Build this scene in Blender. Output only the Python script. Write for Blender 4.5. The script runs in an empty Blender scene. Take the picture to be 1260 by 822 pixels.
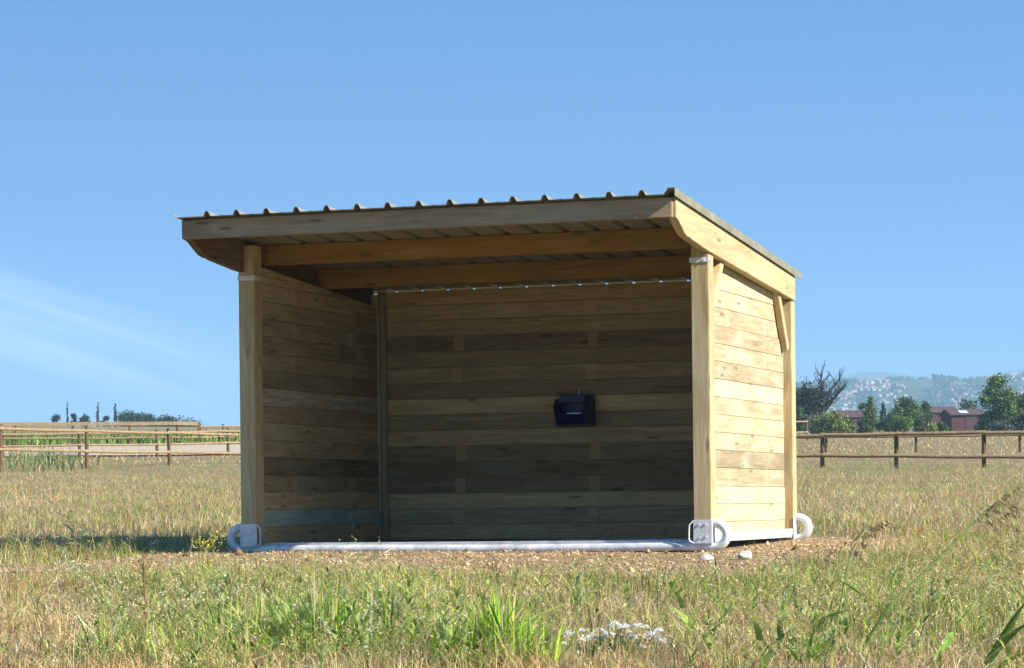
import bpy, bmesh, math, random
import numpy as np
from mathutils import Vector, Matrix

random.seed(11)
rng = np.random.default_rng(7)
S = bpy.context.scene
COL = S.collection

# ------------------------------------------------------------------ camera model
F, ROLL, V0 = 3463.2, .0115, 212.42
CAM = np.array([9.5533, -21.3003, .3717])
YAW = .3249
FW = np.array([-math.sin(YAW), math.cos(YAW)])
RT = np.array([math.cos(YAW), math.sin(YAW)])

def at(px, py, D):
    """world point seen at photo pixel px, py at D metres ahead"""
    cr, sr = math.cos(ROLL), math.sin(ROLL)
    a, b = px - 630, py - 411
    u = cr * a - sr * b
    v = sr * a + cr * b - V0
    xy = CAM[:2] + FW * D + RT * (u / F * D)
    return np.array([xy[0], xy[1], CAM[2] - v / F * D])

def dl(D, L):
    return CAM[:2] + FW * D + RT * L

# ------------------------------------------------------------------ terrain
KD = np.array([-80, 0, 12, 21, 22.2, 24, 27, 60, 77, 90, 110, 150, 300, 450, 520, 900, 2500, 30000.])
KZ = np.array([-3.2, -.78, -.32, -.035, 0.0, .035, .10, .82, 1.27, 1.75, 2.4, 3.75, 8.0, 13.0, 13.2, 4.0, 0.0, 0.0])

def vnoise(x, y, seed=0):
    x = np.asarray(x, float); y = np.asarray(y, float)
    xi = np.floor(x).astype(np.int64); yi = np.floor(y).astype(np.int64)
    fx = x - xi; fy = y - yi
    fx = fx * fx * (3 - 2 * fx); fy = fy * fy * (3 - 2 * fy)
    def h(a, b):
        n = (a * 374761393 + b * 668265263 + seed * 974711) & 0x7fffffff
        n = ((n ^ (n >> 13)) * 1274126177) & 0x7fffffff
        return ((n ^ (n >> 16)) & 0xffff) / 65535.
    return (h(xi, yi) * (1 - fx) + h(xi + 1, yi) * fx) * (1 - fy) + (h(xi, yi + 1) * (1 - fx) + h(xi + 1, yi + 1) * fx) * fy

def fbm(x, y, seed=0, o=4):
    s = 0; a = .5; t = 0
    for k in range(o):
        s = s + a * vnoise(np.asarray(x) * 2 ** k, np.asarray(y) * 2 ** k, seed + k); t += a; a *= .5
    return s / t

def terr(x, y):
    x = np.asarray(x, float); y = np.asarray(y, float)
    dx = x - CAM[0]; dy = y - CAM[1]
    D = dx * FW[0] + dy * FW[1]
    L = dx * RT[0] + dy * RT[1]
    z = 0
    w = np.maximum(np.abs(D) * .04, .4)
    for k in (-1, -.5, 0, .5, 1):
        z = z + np.interp(D + k * w, KD, KZ) / 5
    ramp = np.clip(D / 450, 0, 1) * np.clip((1400 - D) / 700, 0, 1)
    z = z - np.clip(L, -160, 160) * .0165 * ramp
    amp = np.clip((D - 26) / 30, 0, 1) * .07 + np.clip((21 - D) / 4, 0, 1) * .035
    return z + (fbm(x * .35, y * .35, 5, 3) - .5) * amp

# ------------------------------------------------------------------ object helpers
def tag(o, label=None, cat=None, group=None, kind=None):
    if label: o['label'] = label
    if cat: o['category'] = cat
    if group: o['group'] = group
    if kind: o['kind'] = kind
    return o

def empty(name, loc=(0, 0, 0), rz=0):
    o = bpy.data.objects.new(name, None)
    o.empty_display_size = .1
    o.location = loc; o.rotation_euler = (0, 0, rz)
    COL.objects.link(o)
    return o

def link_mesh(name, me, mat=None, parent=None):
    o = bpy.data.objects.new(name, me)
    COL.objects.link(o)
    if mat: me.materials.append(mat)
    if parent: o.parent = parent
    return o

class MB:
    def __init__(s): s.v = []; s.f = []; s.mi = {}
    def add(s, v, f):
        b = len(s.v); s.v += [tuple(map(float, p)) for p in v]; s.f += [tuple(b + i for i in q) for q in f]; return s
    def box(s, x0, x1, y0, y1, z0, z1):
        return s.add([(x0, y0, z0), (x1, y0, z0), (x1, y1, z0), (x0, y1, z0), (x0, y0, z1), (x1, y0, z1), (x1, y1, z1), (x0, y1, z1)],
                     [(0, 3, 2, 1), (4, 5, 6, 7), (0, 1, 5, 4), (1, 2, 6, 5), (2, 3, 7, 6), (3, 0, 4, 7)])
    def prism_x(s, x0, x1, yz):
        n = len(yz)
        v = [(x0, y, z) for y, z in yz] + [(x1, y, z) for y, z in yz]
        f = [tuple(range(n))[::-1], tuple(range(n, 2 * n))] + [(i, (i + 1) % n, n + (i + 1) % n, n + i) for i in range(n)]
        return s.add(v, f)
    def prism_y(s, y0, y1, xz):
        n = len(xz)
        v = [(x, y0, z) for x, z in xz] + [(x, y1, z) for x, z in xz]
        f = [tuple(range(n)), tuple(range(n, 2 * n))[::-1]] + [(i, n + i, n + (i + 1) % n, (i + 1) % n) for i in range(n)]
        return s.add(v, f)
    def tube(s, pts, r, n=10, cap=True):
        pts = [Vector(p) for p in pts]
        rs = r if isinstance(r, (list, tuple)) else [r] * len(pts)
        ring = []; v = []
        up = None
        for i, p in enumerate(pts):
            t = (pts[min(i + 1, len(pts) - 1)] - pts[max(i - 1, 0)]).normalized()
            if up is None:
                up = Vector((0, 0, 1)) if abs(t.z) < .9 else Vector((0, 1, 0))
            a = t.cross(up)
            if a.length < 1e-6: a = t.orthogonal()
            a.normalize(); b = a.cross(t).normalized(); up = b
            for k in range(n):
                an = 2 * math.pi * k / n
                v.append(p + (a * math.cos(an) + b * math.sin(an)) * rs[i])
        f = []
        for i in range(len(pts) - 1):
            for k in range(n):
                f.append((i * n + k, i * n + (k + 1) % n, (i + 1) * n + (k + 1) % n, (i + 1) * n + k))
        if cap:
            f.append(tuple(range(n))[::-1]); f.append(tuple((len(pts) - 1) * n + k for k in range(n)))
        return s.add(v, f)
    def build(s, name, mat, parent=None, bevel=0, smooth=False, seg=2):
        me = bpy.data.meshes.new(name)
        me.from_pydata(s.v, [], s.f); me.update()
        for k, i in s.mi.items(): me.polygons[k].material_index = i
        bm = bmesh.new(); bm.from_mesh(me)
        bmesh.ops.recalc_face_normals(bm, faces=bm.faces)
        if bevel:
            es = [e for e in bm.edges if len(e.link_faces) == 2 and e.calc_face_angle(0) > .6]
            bmesh.ops.bevel(bm, geom=es, offset=bevel, segments=seg, affect='EDGES', clamp_overlap=True)
        bm.to_mesh(me); bm.free()
        if smooth:
            for p in me.polygons: p.use_smooth = True
            try: me.set_sharp_from_angle(angle=math.radians(40))
            except Exception: pass
        return link_mesh(name, me, mat, parent)

def np_mesh(name, V, loops, starts, cols, mat, parent=None, smooth=False):
    """V (n,3), loops flat, starts of faces; cols (n,3) per point"""
    me = bpy.data.meshes.new(name)
    me.vertices.add(len(V)); me.vertices.foreach_set('co', np.ascontiguousarray(V, np.float32).ravel())
    me.loops.add(len(loops)); me.loops.foreach_set('vertex_index', np.ascontiguousarray(loops, np.int32))
    me.polygons.add(len(starts)); me.polygons.foreach_set('loop_start', np.ascontiguousarray(starts, np.int32))
    if smooth: me.polygons.foreach_set('use_smooth', np.ones(len(starts), bool))
    if cols is not None:
        at_ = me.attributes.new('Col', 'FLOAT_COLOR', 'POINT')
        c4 = np.ones((len(V), 4), np.float32); c4[:, :3] = cols
        at_.data.foreach_set('color', c4.ravel())
    me.update(calc_edges=True)
    return link_mesh(name, me, mat, parent)

# ------------------------------------------------------------------ materials
class N:
    def __init__(s, name):
        s.m = bpy.data.materials.new(name); s.m.use_nodes = True
        s.t = s.m.node_tree; s.t.nodes.clear()
        s.out = s.n('ShaderNodeOutputMaterial')
    def n(s, typ, **kw):
        nd = s.t.nodes.new(typ)
        for k, v in kw.items():
            if k.startswith('i_'):
                key = k[2:].replace('_', ' ')
                nd.inputs[key].default_value = v
            else: setattr(nd, k, v)
        return nd
    def l(s, a, b): s.t.links.new(a, b)
    def noise(s, vec, scale, detail=4, rough=.55, dist=0):
        q = s.n('ShaderNodeTexNoise'); q.inputs['Scale'].default_value = scale; q.inputs['Detail'].default_value = detail
        q.inputs['Roughness'].default_value = rough; q.inputs['Distortion'].default_value = dist
        if vec is not None: s.l(vec, q.inputs['Vector'])
        return q.outputs['Fac']
    def ramp(s, fac, stops):
        r = s.n('ShaderNodeValToRGB'); e = r.color_ramp.elements
        while len(e) < len(stops): e.new(.5)
        for k, (p, c) in enumerate(stops):
            e[k].position = p; e[k].color = (*c, 1) if len(c) == 3 else c
        s.l(fac, r.inputs[0]); return r.outputs[0]
    def mix(s, fac, a, b, mode='MIX'):
        q = s.n('ShaderNodeMix'); q.data_type = 'RGBA'; q.blend_type = mode
        for x, sock in ((fac, q.inputs[0]), (a, q.inputs[6]), (b, q.inputs[7])):
            if isinstance(x, (int, float)): sock.default_value = x
            elif isinstance(x, tuple): sock.default_value = (*x, 1) if len(x) == 3 else x
            else: s.l(x, sock)
        return q.outputs[2]
    def math(s, op, a, b=0., c=None):
        q = s.n('ShaderNodeMath'); q.operation = op
        for x, sock in zip((a, b, c), q.inputs):
            if x is None: continue
            if isinstance(x, (int, float)): sock.default_value = x
            else: s.l(x, sock)
        return q.outputs[0]
    def bsdf(s, col, rough=.8, metal=0., bump=None, bstr=.3, bdist=.01, spec=.3):
        p = s.n('ShaderNodeBsdfPrincipled')
        if isinstance(col, tuple): p.inputs['Base Color'].default_value = (*col, 1)
        else: s.l(col, p.inputs['Base Color'])
        if isinstance(rough, (int, float)): p.inputs['Roughness'].default_value = rough
        else: s.l(rough, p.inputs['Roughness'])
        p.inputs['Metallic'].default_value = metal
        p.inputs['Specular IOR Level'].default_value = spec
        if bump is not None:
            b = s.n('ShaderNodeBump'); b.inputs['Strength'].default_value = bstr; b.inputs['Distance'].default_value = bdist
            s.l(bump, b.inputs['Height']); s.l(b.outputs[0], p.inputs['Normal'])
        s.l(p.outputs[0], s.out.inputs[0]); return s.m

def wood(name, axis, light, dark, island=.5, green=.25, stick=0., knots=1., spec=.15, streak=.5):
    """sawn pine with its grain along one axis; every board (mesh island) gets its own tone"""
    w = N(name)
    tc = w.n('ShaderNodeTexCoord').outputs['Object']
    isl = w.n('ShaderNodeNewGeometry').outputs['Random Per Island']
    off = w.n('ShaderNodeCombineXYZ')
    w.l(w.math('MULTIPLY', isl, 37.), off.inputs[0]); w.l(w.math('MULTIPLY', isl, 91.), off.inputs[1]); w.l(w.math('MULTIPLY', isl, 53.), off.inputs[2])
    add = w.n('ShaderNodeVectorMath', operation='ADD'); w.l(tc, add.inputs[0]); w.l(off.outputs[0], add.inputs[1])
    def mp(sc):
        m = w.n('ShaderNodeMapping'); m.inputs['Scale'].default_value = sc; w.l(add.outputs[0], m.inputs[0]); return m.outputs[0]
    def sc(al, ac): return tuple(al if i == axis else ac for i in range(3))
    grain = w.noise(mp(sc(2.6, 42)), 1., 7, .65, 1.1)
    band = w.noise(mp(sc(1.1, 11)), 1., 5, .6, 1.2)
    blot = w.noise(mp(sc(1.6, 5)), 1., 3, .5)
    c = w.ramp(grain, [(.3, dark), (.66, light)])
    bs = w.ramp(band, [(.38, (0, 0, 0)), (.66, (1, 1, 1))])
    c = w.mix(w.math('MULTIPLY', bs, streak), c, tuple(x * .55 for x in dark))
    # board to board tone
    k = w.math('MULTIPLY_ADD', isl, island, 1 - island * .55)
    hsv = w.n('ShaderNodeHueSaturation'); w.l(c, hsv.inputs['Color']); w.l(k, hsv.inputs['Value'])
    c = hsv.outputs[0]
    # green grey treatment tint in patches
    g = w.ramp(blot, [(.48, (0, 0, 0)), (.72, (1, 1, 1))])
    lum = tuple(x for x in (light[0] * .78, light[0] * .82, light[0] * .58))
    c = w.mix(w.math('MULTIPLY', g, green), c, lum)
    # knots
    vo = w.n('ShaderNodeTexVoronoi'); w.l(mp(sc(2.1, 9.5)), vo.inputs['Vector']); vo.inputs['Scale'].default_value = 1.; vo.inputs['Randomness'].default_value = 1.
    kn = w.ramp(vo.outputs['Distance'], [(.07, (1, 1, 1)), (.19, (0, 0, 0))])
    rnd = w.ramp(vo.outputs['Color'], [(.25, (0, 0, 0)), (.35, (1, 1, 1))])
    kk = w.mix(1., kn, rnd, 'MULTIPLY')
    c = w.mix(w.math('MULTIPLY', kk, .62 * knots), c, (light[0] * .2, light[1] * .15, light[2] * .12))
    if stick:
        # pale bars left across the boards by the spacers of the drying stack
        sp = w.n('ShaderNodeSeparateXYZ'); w.l(tc, sp.inputs[0])
        a = sp.outputs[axis]
        fr = w.math('FRACT', w.math('ADD', w.math('MULTIPLY_ADD', a, .78, .12), w.math('MULTIPLY', w.math('FRACT', w.math('MULTIPLY', isl, 13.7)), .06)))
        bar = w.math('MULTIPLY', w.math('GREATER_THAN', fr, .80), w.math('LESS_THAN', fr, .875))
        sel = w.math('GREATER_THAN', w.math('FRACT', w.math('MULTIPLY', isl, 7.31)), .55)
        bar = w.math('MULTIPLY', w.math('MULTIPLY', bar, sel), w.math('MULTIPLY', blot, stick * 1.6))
        c = w.mix(bar, c, (light[0] * 1.1, light[1] * 1.08, light[2] * 1.0))
    zz = w.n('ShaderNodeSeparateXYZ'); w.l(tc, zz.inputs[0])
    mud = w.math('MULTIPLY', w.math('MINIMUM', w.math('MAXIMUM', w.math('MULTIPLY_ADD', zz.outputs[2], -2.6, 1.05), 0.), 1.), w.ramp(w.noise(tc, 16, 6, .7), [(.42, (0, 0, 0)), (.62, (1, 1, 1))]))
    c = w.mix(w.math('MULTIPLY', mud, .55), c, (.33, .235, .135))
    return w.bsdf(c, .78, 0, w.math('ADD', grain, w.math('MULTIPLY', kk, -.4)), .35, .004, spec)

PINE_L, PINE_D = (.56, .43, .225), (.42, .30, .14)
WX = wood('pine boards along X', 0, (.56, .42, .215), (.33, .235, .112), .85, .2, .4, streak=.4)
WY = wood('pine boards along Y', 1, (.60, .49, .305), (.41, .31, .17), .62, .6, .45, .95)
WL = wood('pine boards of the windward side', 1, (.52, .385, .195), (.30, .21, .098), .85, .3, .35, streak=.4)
WZ = wood('pine posts', 2, (.62, .48, .265), (.42, .305, .145), .1, .35)
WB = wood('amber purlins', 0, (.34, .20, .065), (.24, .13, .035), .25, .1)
WF = wood('grey brown fascia', 0, (.42, .30, .17), (.27, .19, .105), .1, .3)
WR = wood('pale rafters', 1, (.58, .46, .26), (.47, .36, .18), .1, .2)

WRD = wood('dark brown rafter', 1, (.24, .165, .09), (.15, .10, .052), .1, .15)  # left rafter gets a darker brown than the right one
def zinc(name, col, rough, metal):
    z = N(name); tc = z.n('ShaderNodeTexCoord').outputs['Object']
    vo = z.n('ShaderNodeTexVoronoi'); vo.inputs['Scale'].default_value = 38; z.l(tc, vo.inputs['Vector'])
    n = z.noise(tc, 9, 5)
    c = z.mix(.35, z.ramp(n, [(.36, tuple(x * .58 for x in col)), (.6, col)]), z.ramp(vo.outputs['Distance'], [(0, tuple(x * .6 for x in col)), (.6, col)]))
    d = z.ramp(z.noise(tc, 5, 6, .7), [(.58, (0, 0, 0)), (.75, (1, 1, 1))])
    c = z.mix(z.math('MULTIPLY', d, .7), c, (.36, .27, .17))
    return z.bsdf(c, z.math('MULTIPLY_ADD', n, .3, rough), metal, n, .1, .003, .5)
ZN = zinc('galvanised steel', (.74, .74, .73), .36, .12)
def roofmat():
    z = N('weathered roof sheet'); tc = z.n('ShaderNodeTexCoord').outputs['Object']
    n = z.noise(tc, 4, 6, .65)
    c = z.ramp(n, [(.3, (.20, .185, .15)), (.7, (.31, .28, .225))])
    return z.bsdf(c, .5, .15, n, .15, .004, .4)
RF = roofmat()
def plain(name, c1, c2, scale=8, rough=.6, metal=0, spec=.4, bstr=.2):
    z = N(name); tc = z.n('ShaderNodeTexCoord').outputs['Object']
    n = z.noise(tc, scale, 5, .6)
    return z.bsdf(z.ramp(n, [(.3, c1), (.7, c2)]), rough, metal, n, bstr, .004, spec)
NAVY = plain('navy plastic', (.016, .015, .06), (.03, .027, .10), 12, .38)
WHITE = plain('white plastic', (.7, .7, .72), (.8, .8, .8), 10, .4)
DUST = plain('dusty feed', (.10, .08, .045), (.16, .125, .07), 20, .9)
STONE = plain('pale limestone', (.36, .31, .25), (.60, .55, .48), 14, .85, bstr=.6)
FPOST = plain('fence post wood', (.085, .052, .024), (.15, .095, .045), 14, .85)
FRAIL = plain('fence rail wood', (.19, .125, .06), (.36, .26, .14), 10, .8)
BARNW = plain('dark red barn boards', (.05, .017, .015), (.085, .028, .024), 1.5, .8)
BARNR = plain('brown barn roof', (.065, .04, .034), (.11, .068, .055), .8, .8)
BARNP = plain('pale roof sheet', (.5, .48, .45), (.62, .6, .56), .8, .7)
BARK = plain('bark', (.07, .055, .04), (.15, .12, .085), 8, .9)

DBARK = plain('dead bark', (.035, .03, .026), (.075, .062, .05), 8, .9)
def leafmat(name, trans=.35, rough=.6, spec=.25):
    z = N(name)
    at_ = z.n('ShaderNodeAttribute'); at_.attribute_name = 'Col'
    p = z.n('ShaderNodeBsdfPrincipled'); z.l(at_.outputs['Color'], p.inputs['Base Color']); p.inputs['Roughness'].default_value = rough
    p.inputs['Specular IOR Level'].default_value = spec
    t = z.n('ShaderNodeBsdfTranslucent'); z.l(at_.outputs['Color'], t.inputs['Color'])
    m = z.n('ShaderNodeMixShader'); m.inputs[0].default_value = trans
    z.l(p.outputs[0], m.inputs[1]); z.l(t.outputs[0], m.inputs[2]); z.l(m.outputs[0], z.out.inputs[0])
    return z.m
GRASS = leafmat('grass blades')
LEAF = leafmat('tree leaves', .25)

def groundmat():
    z = N('dry meadow ground'); g = z.n('ShaderNodeNewGeometry').outputs['Position']
    n1 = z.noise(g, .22, 5, .6); n2 = z.noise(g, 2.2, 6, .65); n3 = z.noise(g, 28, 4, .7)
    c = z.ramp(n2, [(.28, (.10, .07, .035)), (.5, (.21, .155, .08)), (.72, (.32, .245, .13))])
    c = z.mix(z.ramp(n1, [(.46, (0, 0, 0)), (.62, (1, 1, 1))]), c, (.15, .165, .055))
    c = z.mix(.5, c, z.ramp(n3, [(.3, (.09, .065, .03)), (.7, (.42, .33, .19))]))
    return z.bsdf(c, .95, 0, n3, .6, .03, .1)
GROUND = groundmat()
def soilmat(name, a, b, c3):
    z = N(name); g = z.n('ShaderNodeNewGeometry').outputs['Position']
    n2 = z.noise(g, 3.1, 5, .6); n3 = z.noise(g, 42, 6, .75)
    c = z.mix(.6, z.ramp(n2, [(.3, a), (.7, b)]), z.ramp(n3, [(.3, tuple(x * .55 for x in a)), (.55, b), (.75, c3)]))
    return z.bsdf(c, .95, 0, n3, .9, .03, .05)
SOIL = soilmat('straw strewn soil', (.27, .175, .095), (.43, .30, .17), (.54, .41, .25))
SAND = soilmat('pale sand', (.42, .33, .23), (.52, .42, .30), (.58, .48, .36))
HILLM = None
def hillmat():
    z = N('wooded hillside'); g = z.n('ShaderNodeNewGeometry').outputs['Position']
    n1 = z.noise(g, .004, 6, .7); n2 = z.noise(g, .03, 5, .7)
    c = z.ramp(n1, [(.40, (.035, .055, .022)), (.52, (.06, .085, .03)), (.60, (.17, .17, .07)), (.68, (.07, .09, .035))])
    c = z.mix(.55, c, z.ramp(n2, [(.35, (.02, .035, .015)), (.65, (.10, .115, .05))]))
    return z.bsdf(c, .95, 0, None, spec=.05)
HILLM = hillmat()

# ------------------------------------------------------------------ ground sheet
def grid_mesh(name, Ds, Ls, zf, mat, mask=None, world=None):
    DD, LL = np.meshgrid(Ds, Ls, indexing='ij')
    X = CAM[0] + FW[0] * DD + RT[0] * LL; Y = CAM[1] + FW[1] * DD + RT[1] * LL
    if world: X, Y = DD, LL
    Z = zf(X, Y)
    n, m = DD.shape
    V = np.stack([X, Y, Z], -1).reshape(-1, 3)
    i = np.arange(n - 1)[:, None] * m + np.arange(m - 1)[None]
    q = np.stack([i, i + m, i + m + 1, i + 1], -1)
    if world is None: q = q[..., [0, 3, 2, 1]]  # D forward, L right -> up normal
    if mask is not None:
        cx = (X[:-1, :-1] + X[1:, 1:]) / 2; cy = (Y[:-1, :-1] + Y[1:, 1:]) / 2
        q = q[mask(cx, cy)]
    q = q.reshape(-1, 4)
    return np_mesh(name, V, q.ravel(), np.arange(len(q)) * 4, None, mat, smooth=True)

Ds = np.concatenate([np.arange(-80, 4, 4), np.arange(4, 60, .5), np.arange(60, 180, 2), np.arange(180, 560, 8), np.geomspace(560, 11500, 40)])
Lh = np.concatenate([np.arange(0, 14, .5), np.arange(14, 60, 2), np.arange(60, 200, 8), np.geomspace(200, 9500, 26)])
Ls = np.concatenate([-Lh[:0:-1], Lh])
tag(grid_mesh('ground', Ds, Ls, terr, GROUND), kind='structure')

def soil_field(x, y):
    # >0 inside the bare patch round the shelter
    n = (fbm(x * 1.6, y * 1.6, 31, 4) - .5) * 1.1
    dx = np.maximum(np.maximum(-.28 - x, x - (4.75 + .12 * np.clip(y, 0, 3))), 0)
    dy = np.maximum(np.maximum(-2.95 - y, y - 3.15), 0)
    return .42 - np.hypot(dx / np.where(x < 0, .35, .7), dy / .9) + n * .55 * (1 - ((x > .1) & (x < 3.9) & (y > -.8) & (y < 2.9)))
def soil_z(x, y):
    m = np.clip(soil_field(x, y) * 3, 0, 1)
    return terr(x, y) + .006 + m * ((fbm(x * 5, y * 5, 77, 4) - .5) * .05 - .004) * np.clip(1 - (abs(y - .04) < .1) - ((x > -.1) & (x < 4.1) & (y > -.05) & (y < 3)) * .6, 0, 1)
tag(grid_mesh('bare_soil', np.arange(-1.4, 6.6, .035), np.arange(-4.8, 4.4, .035), soil_z, SOIL, mask=lambda x, y: soil_field(x, y) > 0, world=True), kind='structure')

tag(grid_mesh('sand_track', np.arange(113, 150, 1.5), np.arange(-70, 12, 2.),
              lambda x, y: terr(x, y) + .05, SAND), kind='structure')

# ------------------------------------------------------------------ the shelter
W, DP, P, P2 = 4.0, 3.0, .14, .16
shed = empty('field_shelter', (0, 0, 0))
tag(shed, 'open fronted wooden field shelter with sloping corrugated roof, standing on steel skids', 'shelter')
SL = .0762
def roof_z(y): return 2.672 - SL * (y + 1.008)     # underside of the roof sheet
def raft_bot(y): return 2.345 - .0637 * (y + .094)

for sx in (0, 1):                                   # four corner posts
    for sy in (0, 1):
        x0 = 0 if not sx else W - P
        y0 = 0 if not sy else DP - P2
        m = MB()
        top = raft_bot(y0 + P2) - .003 if sy else 2.335
        m.box(x0, x0 + P, y0, y0 + P2, .062, top)
        xi0, xi1 = (.049, P) if not sx else (W - P, W - .049)
        m.box(xi0, xi1, y0 + .001, y0 + P2 - .001, top - .01, roof_z(y0 + P2) - .03)
        m.build('post', WZ, shed, .005)

# rafters with their shaped front ends
for x0 in (-.02, 3.953):
    yz = [(-1.006, 2.513), (-.975, 2.511), (-.93, 2.497), (-.88, 2.472), (-.823, 2.447), (-.76, 2.418), (-.69, 2.402), (-.60, 2.398), (-.565, 2.389), (-.094, 2.345), (2.94, raft_bot(2.94)), (2.94, roof_z(2.94) - .002), (-1.006, roof_z(-1.006) - .002)]
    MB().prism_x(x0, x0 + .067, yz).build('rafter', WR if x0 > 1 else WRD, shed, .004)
# fascia
MB().box(-.012, 3.998, -1.052, -1.008, 2.513, 2.664).build('fascia', WF, shed, .005)
# purlins under the sheet
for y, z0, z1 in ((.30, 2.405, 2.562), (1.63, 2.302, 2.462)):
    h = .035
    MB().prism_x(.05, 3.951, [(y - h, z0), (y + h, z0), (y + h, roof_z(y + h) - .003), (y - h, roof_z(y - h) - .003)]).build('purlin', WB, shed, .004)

# walls of boards
def board_wall(axis, c0, c1, a0, a1, zb, ztop, mat, name, special={}):
    m = MB(); z = zb; k = 0
    rr = random.Random(3 + int(c0 * 10) + axis * 7)
    while True:
        h = rr.choice((.142, .142, .145, .148))
        zt = z + h; f0 = len(m.f)
        j = rr.uniform(-.003, .003)
        if axis == 0:
            if z > ztop(0) - .03: break
            zt = min(zt, ztop(0)); m.box(a0, a1, c0 + j, c1 + j, z + .0016, zt - .0016)
        else:
            t0, t1 = min(zt, ztop(a0)), min(zt, ztop(a1))
            if t0 - z < .02: break
            if t1 < z + .003:
                ac = a0 + (a1 - a0) * (ztop(a0) - z - .003) / max(1e-6, ztop(a0) - ztop(a1))
                m.prism_x(c0 + j, c1 + j, [(a0, z + .0016), (ac, z + .0016), (ac, z + .004), (a0, t0)])
            else:
                pts = [(a0, z + .0016), (a1, z + .0016), (a1, t1 - .0016)]
                if t1 < zt - 1e-6 and t0 >= zt - 1e-6:
                    ac = a0 + (a1 - a0) * (ztop(a0) - zt) / max(1e-6, ztop(a0) - ztop(a1))
                    pts.append((max(a0 + .01, ac), zt - .0016))
                pts.append((a0, t0 - .0016))
                m.prism_x(c0 + j, c1 + j, pts)
        if k in special:
            for q in range(f0, len(m.f)): m.mi[q] = special[k][0]
        z = zt; k += 1
    cm = (c0 + c1) / 2
    if axis == 0: m.box(a0 + .002, a1 - .002, cm - .006, cm + .006, zb + .004, ztop(0) - .02)
    else: m.prism_x(cm - .006, cm + .006, [(a0 + .002, zb + .004), (a1 - .002, zb + .004), (a1 - .002, ztop(a1) - .02), (a0 + .002, ztop(a0) - .02)])
    o = m.build(name, mat, shed, .006, seg=1)
    for i_, mt in sorted(set(special.values()), key=lambda t: t[0]): o.data.materials.append(mt)
    return o
side_top = lambda y: raft_bot(y) + .06
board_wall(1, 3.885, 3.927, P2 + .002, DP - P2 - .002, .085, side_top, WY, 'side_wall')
TEAL = wood('green tanalised board', 1, (.46, .55, .41), (.30, .38, .28), .2, .5, .2)
GREYB = wood('silvered board', 0, (.50, .40, .235), (.27, .20, .105), .5, .2, .6)
CHAR = wood('dark stained board', 0, (.40, .29, .16), (.20, .142, .074), .6, .1, .9)
GREYL = wood('silvered board lengthwise', 1, (.52, .44, .30), (.25, .19, .11), .4, .5, .2)
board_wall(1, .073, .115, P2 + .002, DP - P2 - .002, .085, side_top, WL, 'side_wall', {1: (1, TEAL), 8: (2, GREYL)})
board_wall(0, 2.905, 2.945, P + .002, W - P - .002, .075, lambda y: roof_z(2.92) - .013, WX, 'back_wall', {1: (1, GREYB), 5: (2, CHAR), 3: (2, CHAR), 7: (1, GREYB), 12: (2, CHAR)})
# round pole standing in the inner corner
MB().tube([(.162, 2.86, .05), (.160, 2.86, 1.2), (.156, 2.86, 2.36)], .037, 12).build('corner_batten', wood('grey batten', 2, (.36, .32, .2), (.27, .22, .12), 0, .4), shed, smooth=True)
# braces on the sunlit side
def brace(y0, z0, y1, z1):
    d = Vector((0, y1 - y0, z1 - z0)).normalized(); n = Vector((0, -d.z, d.y)) * .042
    p = [(y0 - n.y, z0 - n.z), (y1 - n.y, z1 - n.z), (y1 + n.y, z1 + n.z), (y0 + n.y, z0 + n.z)]
    MB().prism_x(3.930, 3.985, p).build('brace', WZ, shed, .004)
brace(.20, 1.93, .56, raft_bot(.56) + .05)
brace(2.80, 1.72, 2.44, raft_bot(2.44) + .05)

# roof: ribbed sheet
def roof():
    xs = [(-.045, .012), (-.030, -.0)]
    x = .232
    prof = [(-.075, .030), (-.045, .004), (-.03, 0.0)]
    for k in range(15):
        c = .232 + .2537 * k
        prof += [(c - .034, 0.0), (c - .015, .038), (c + .009, .038), (c + .030, 0.0)]
        if k < 14: prof += [(c + .127 - .012, 0.0), (c + .127, .004), (c + .127 + .012, 0.0)]
    prof += [(3.95, 0.0), (3.985, .04), (4.03, .04), (4.034, .0)]
    ys = np.linspace(-1.105, 3.09, 18)
    v = []; n = len(prof)
    for off in (0, .004):
        for y in ys:
            for px, pz in prof: v.append((px, y, roof_z(y) + pz + off))
    f = []; R = len(ys)
    for o in (0, 1):
        b = o * R * n
        for i in range(R - 1):
            for j in range(n - 1):
                q = (b + i * n + j, b + i * n + j + 1, b + (i + 1) * n + j + 1, b + (i + 1) * n + j)
                f.append(q if o else q[::-1])
    B = R * n
    for j in range(n - 1):
        f.append((j, j + 1, B + j + 1, B + j)); a = (R - 1) * n
        f.append((a + j + 1, a + j, B + a + j, B + a + j + 1))
    for i in range(R - 1):
        f.append((i * n, B + i * n, B + (i + 1) * n, (i + 1) * n)); a = n - 1
        f.append((i * n + a, (i + 1) * n + a, B + (i + 1) * n + a, B + i * n + a))
    r = MB().add(v, f).build('roof_sheet', RF, shed)
    # edge flashing on the sunlit verge
    m = MB()
    m.prism_y(-1.108, 3.095, [(4.036, -.012), (4.041, -.012), (4.041, .050), (3.98, .050), (3.98, .0455), (4.036, .0455)])
    m.v = [(x, y, z + roof_z(y)) for x, y, z in m.v]
    m.build('edge_flashing', plain('olive flashing', (.17, .165, .11), (.27, .25, .17), 6, .55), r)
    # screw heads along the fascia
roof()

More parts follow.
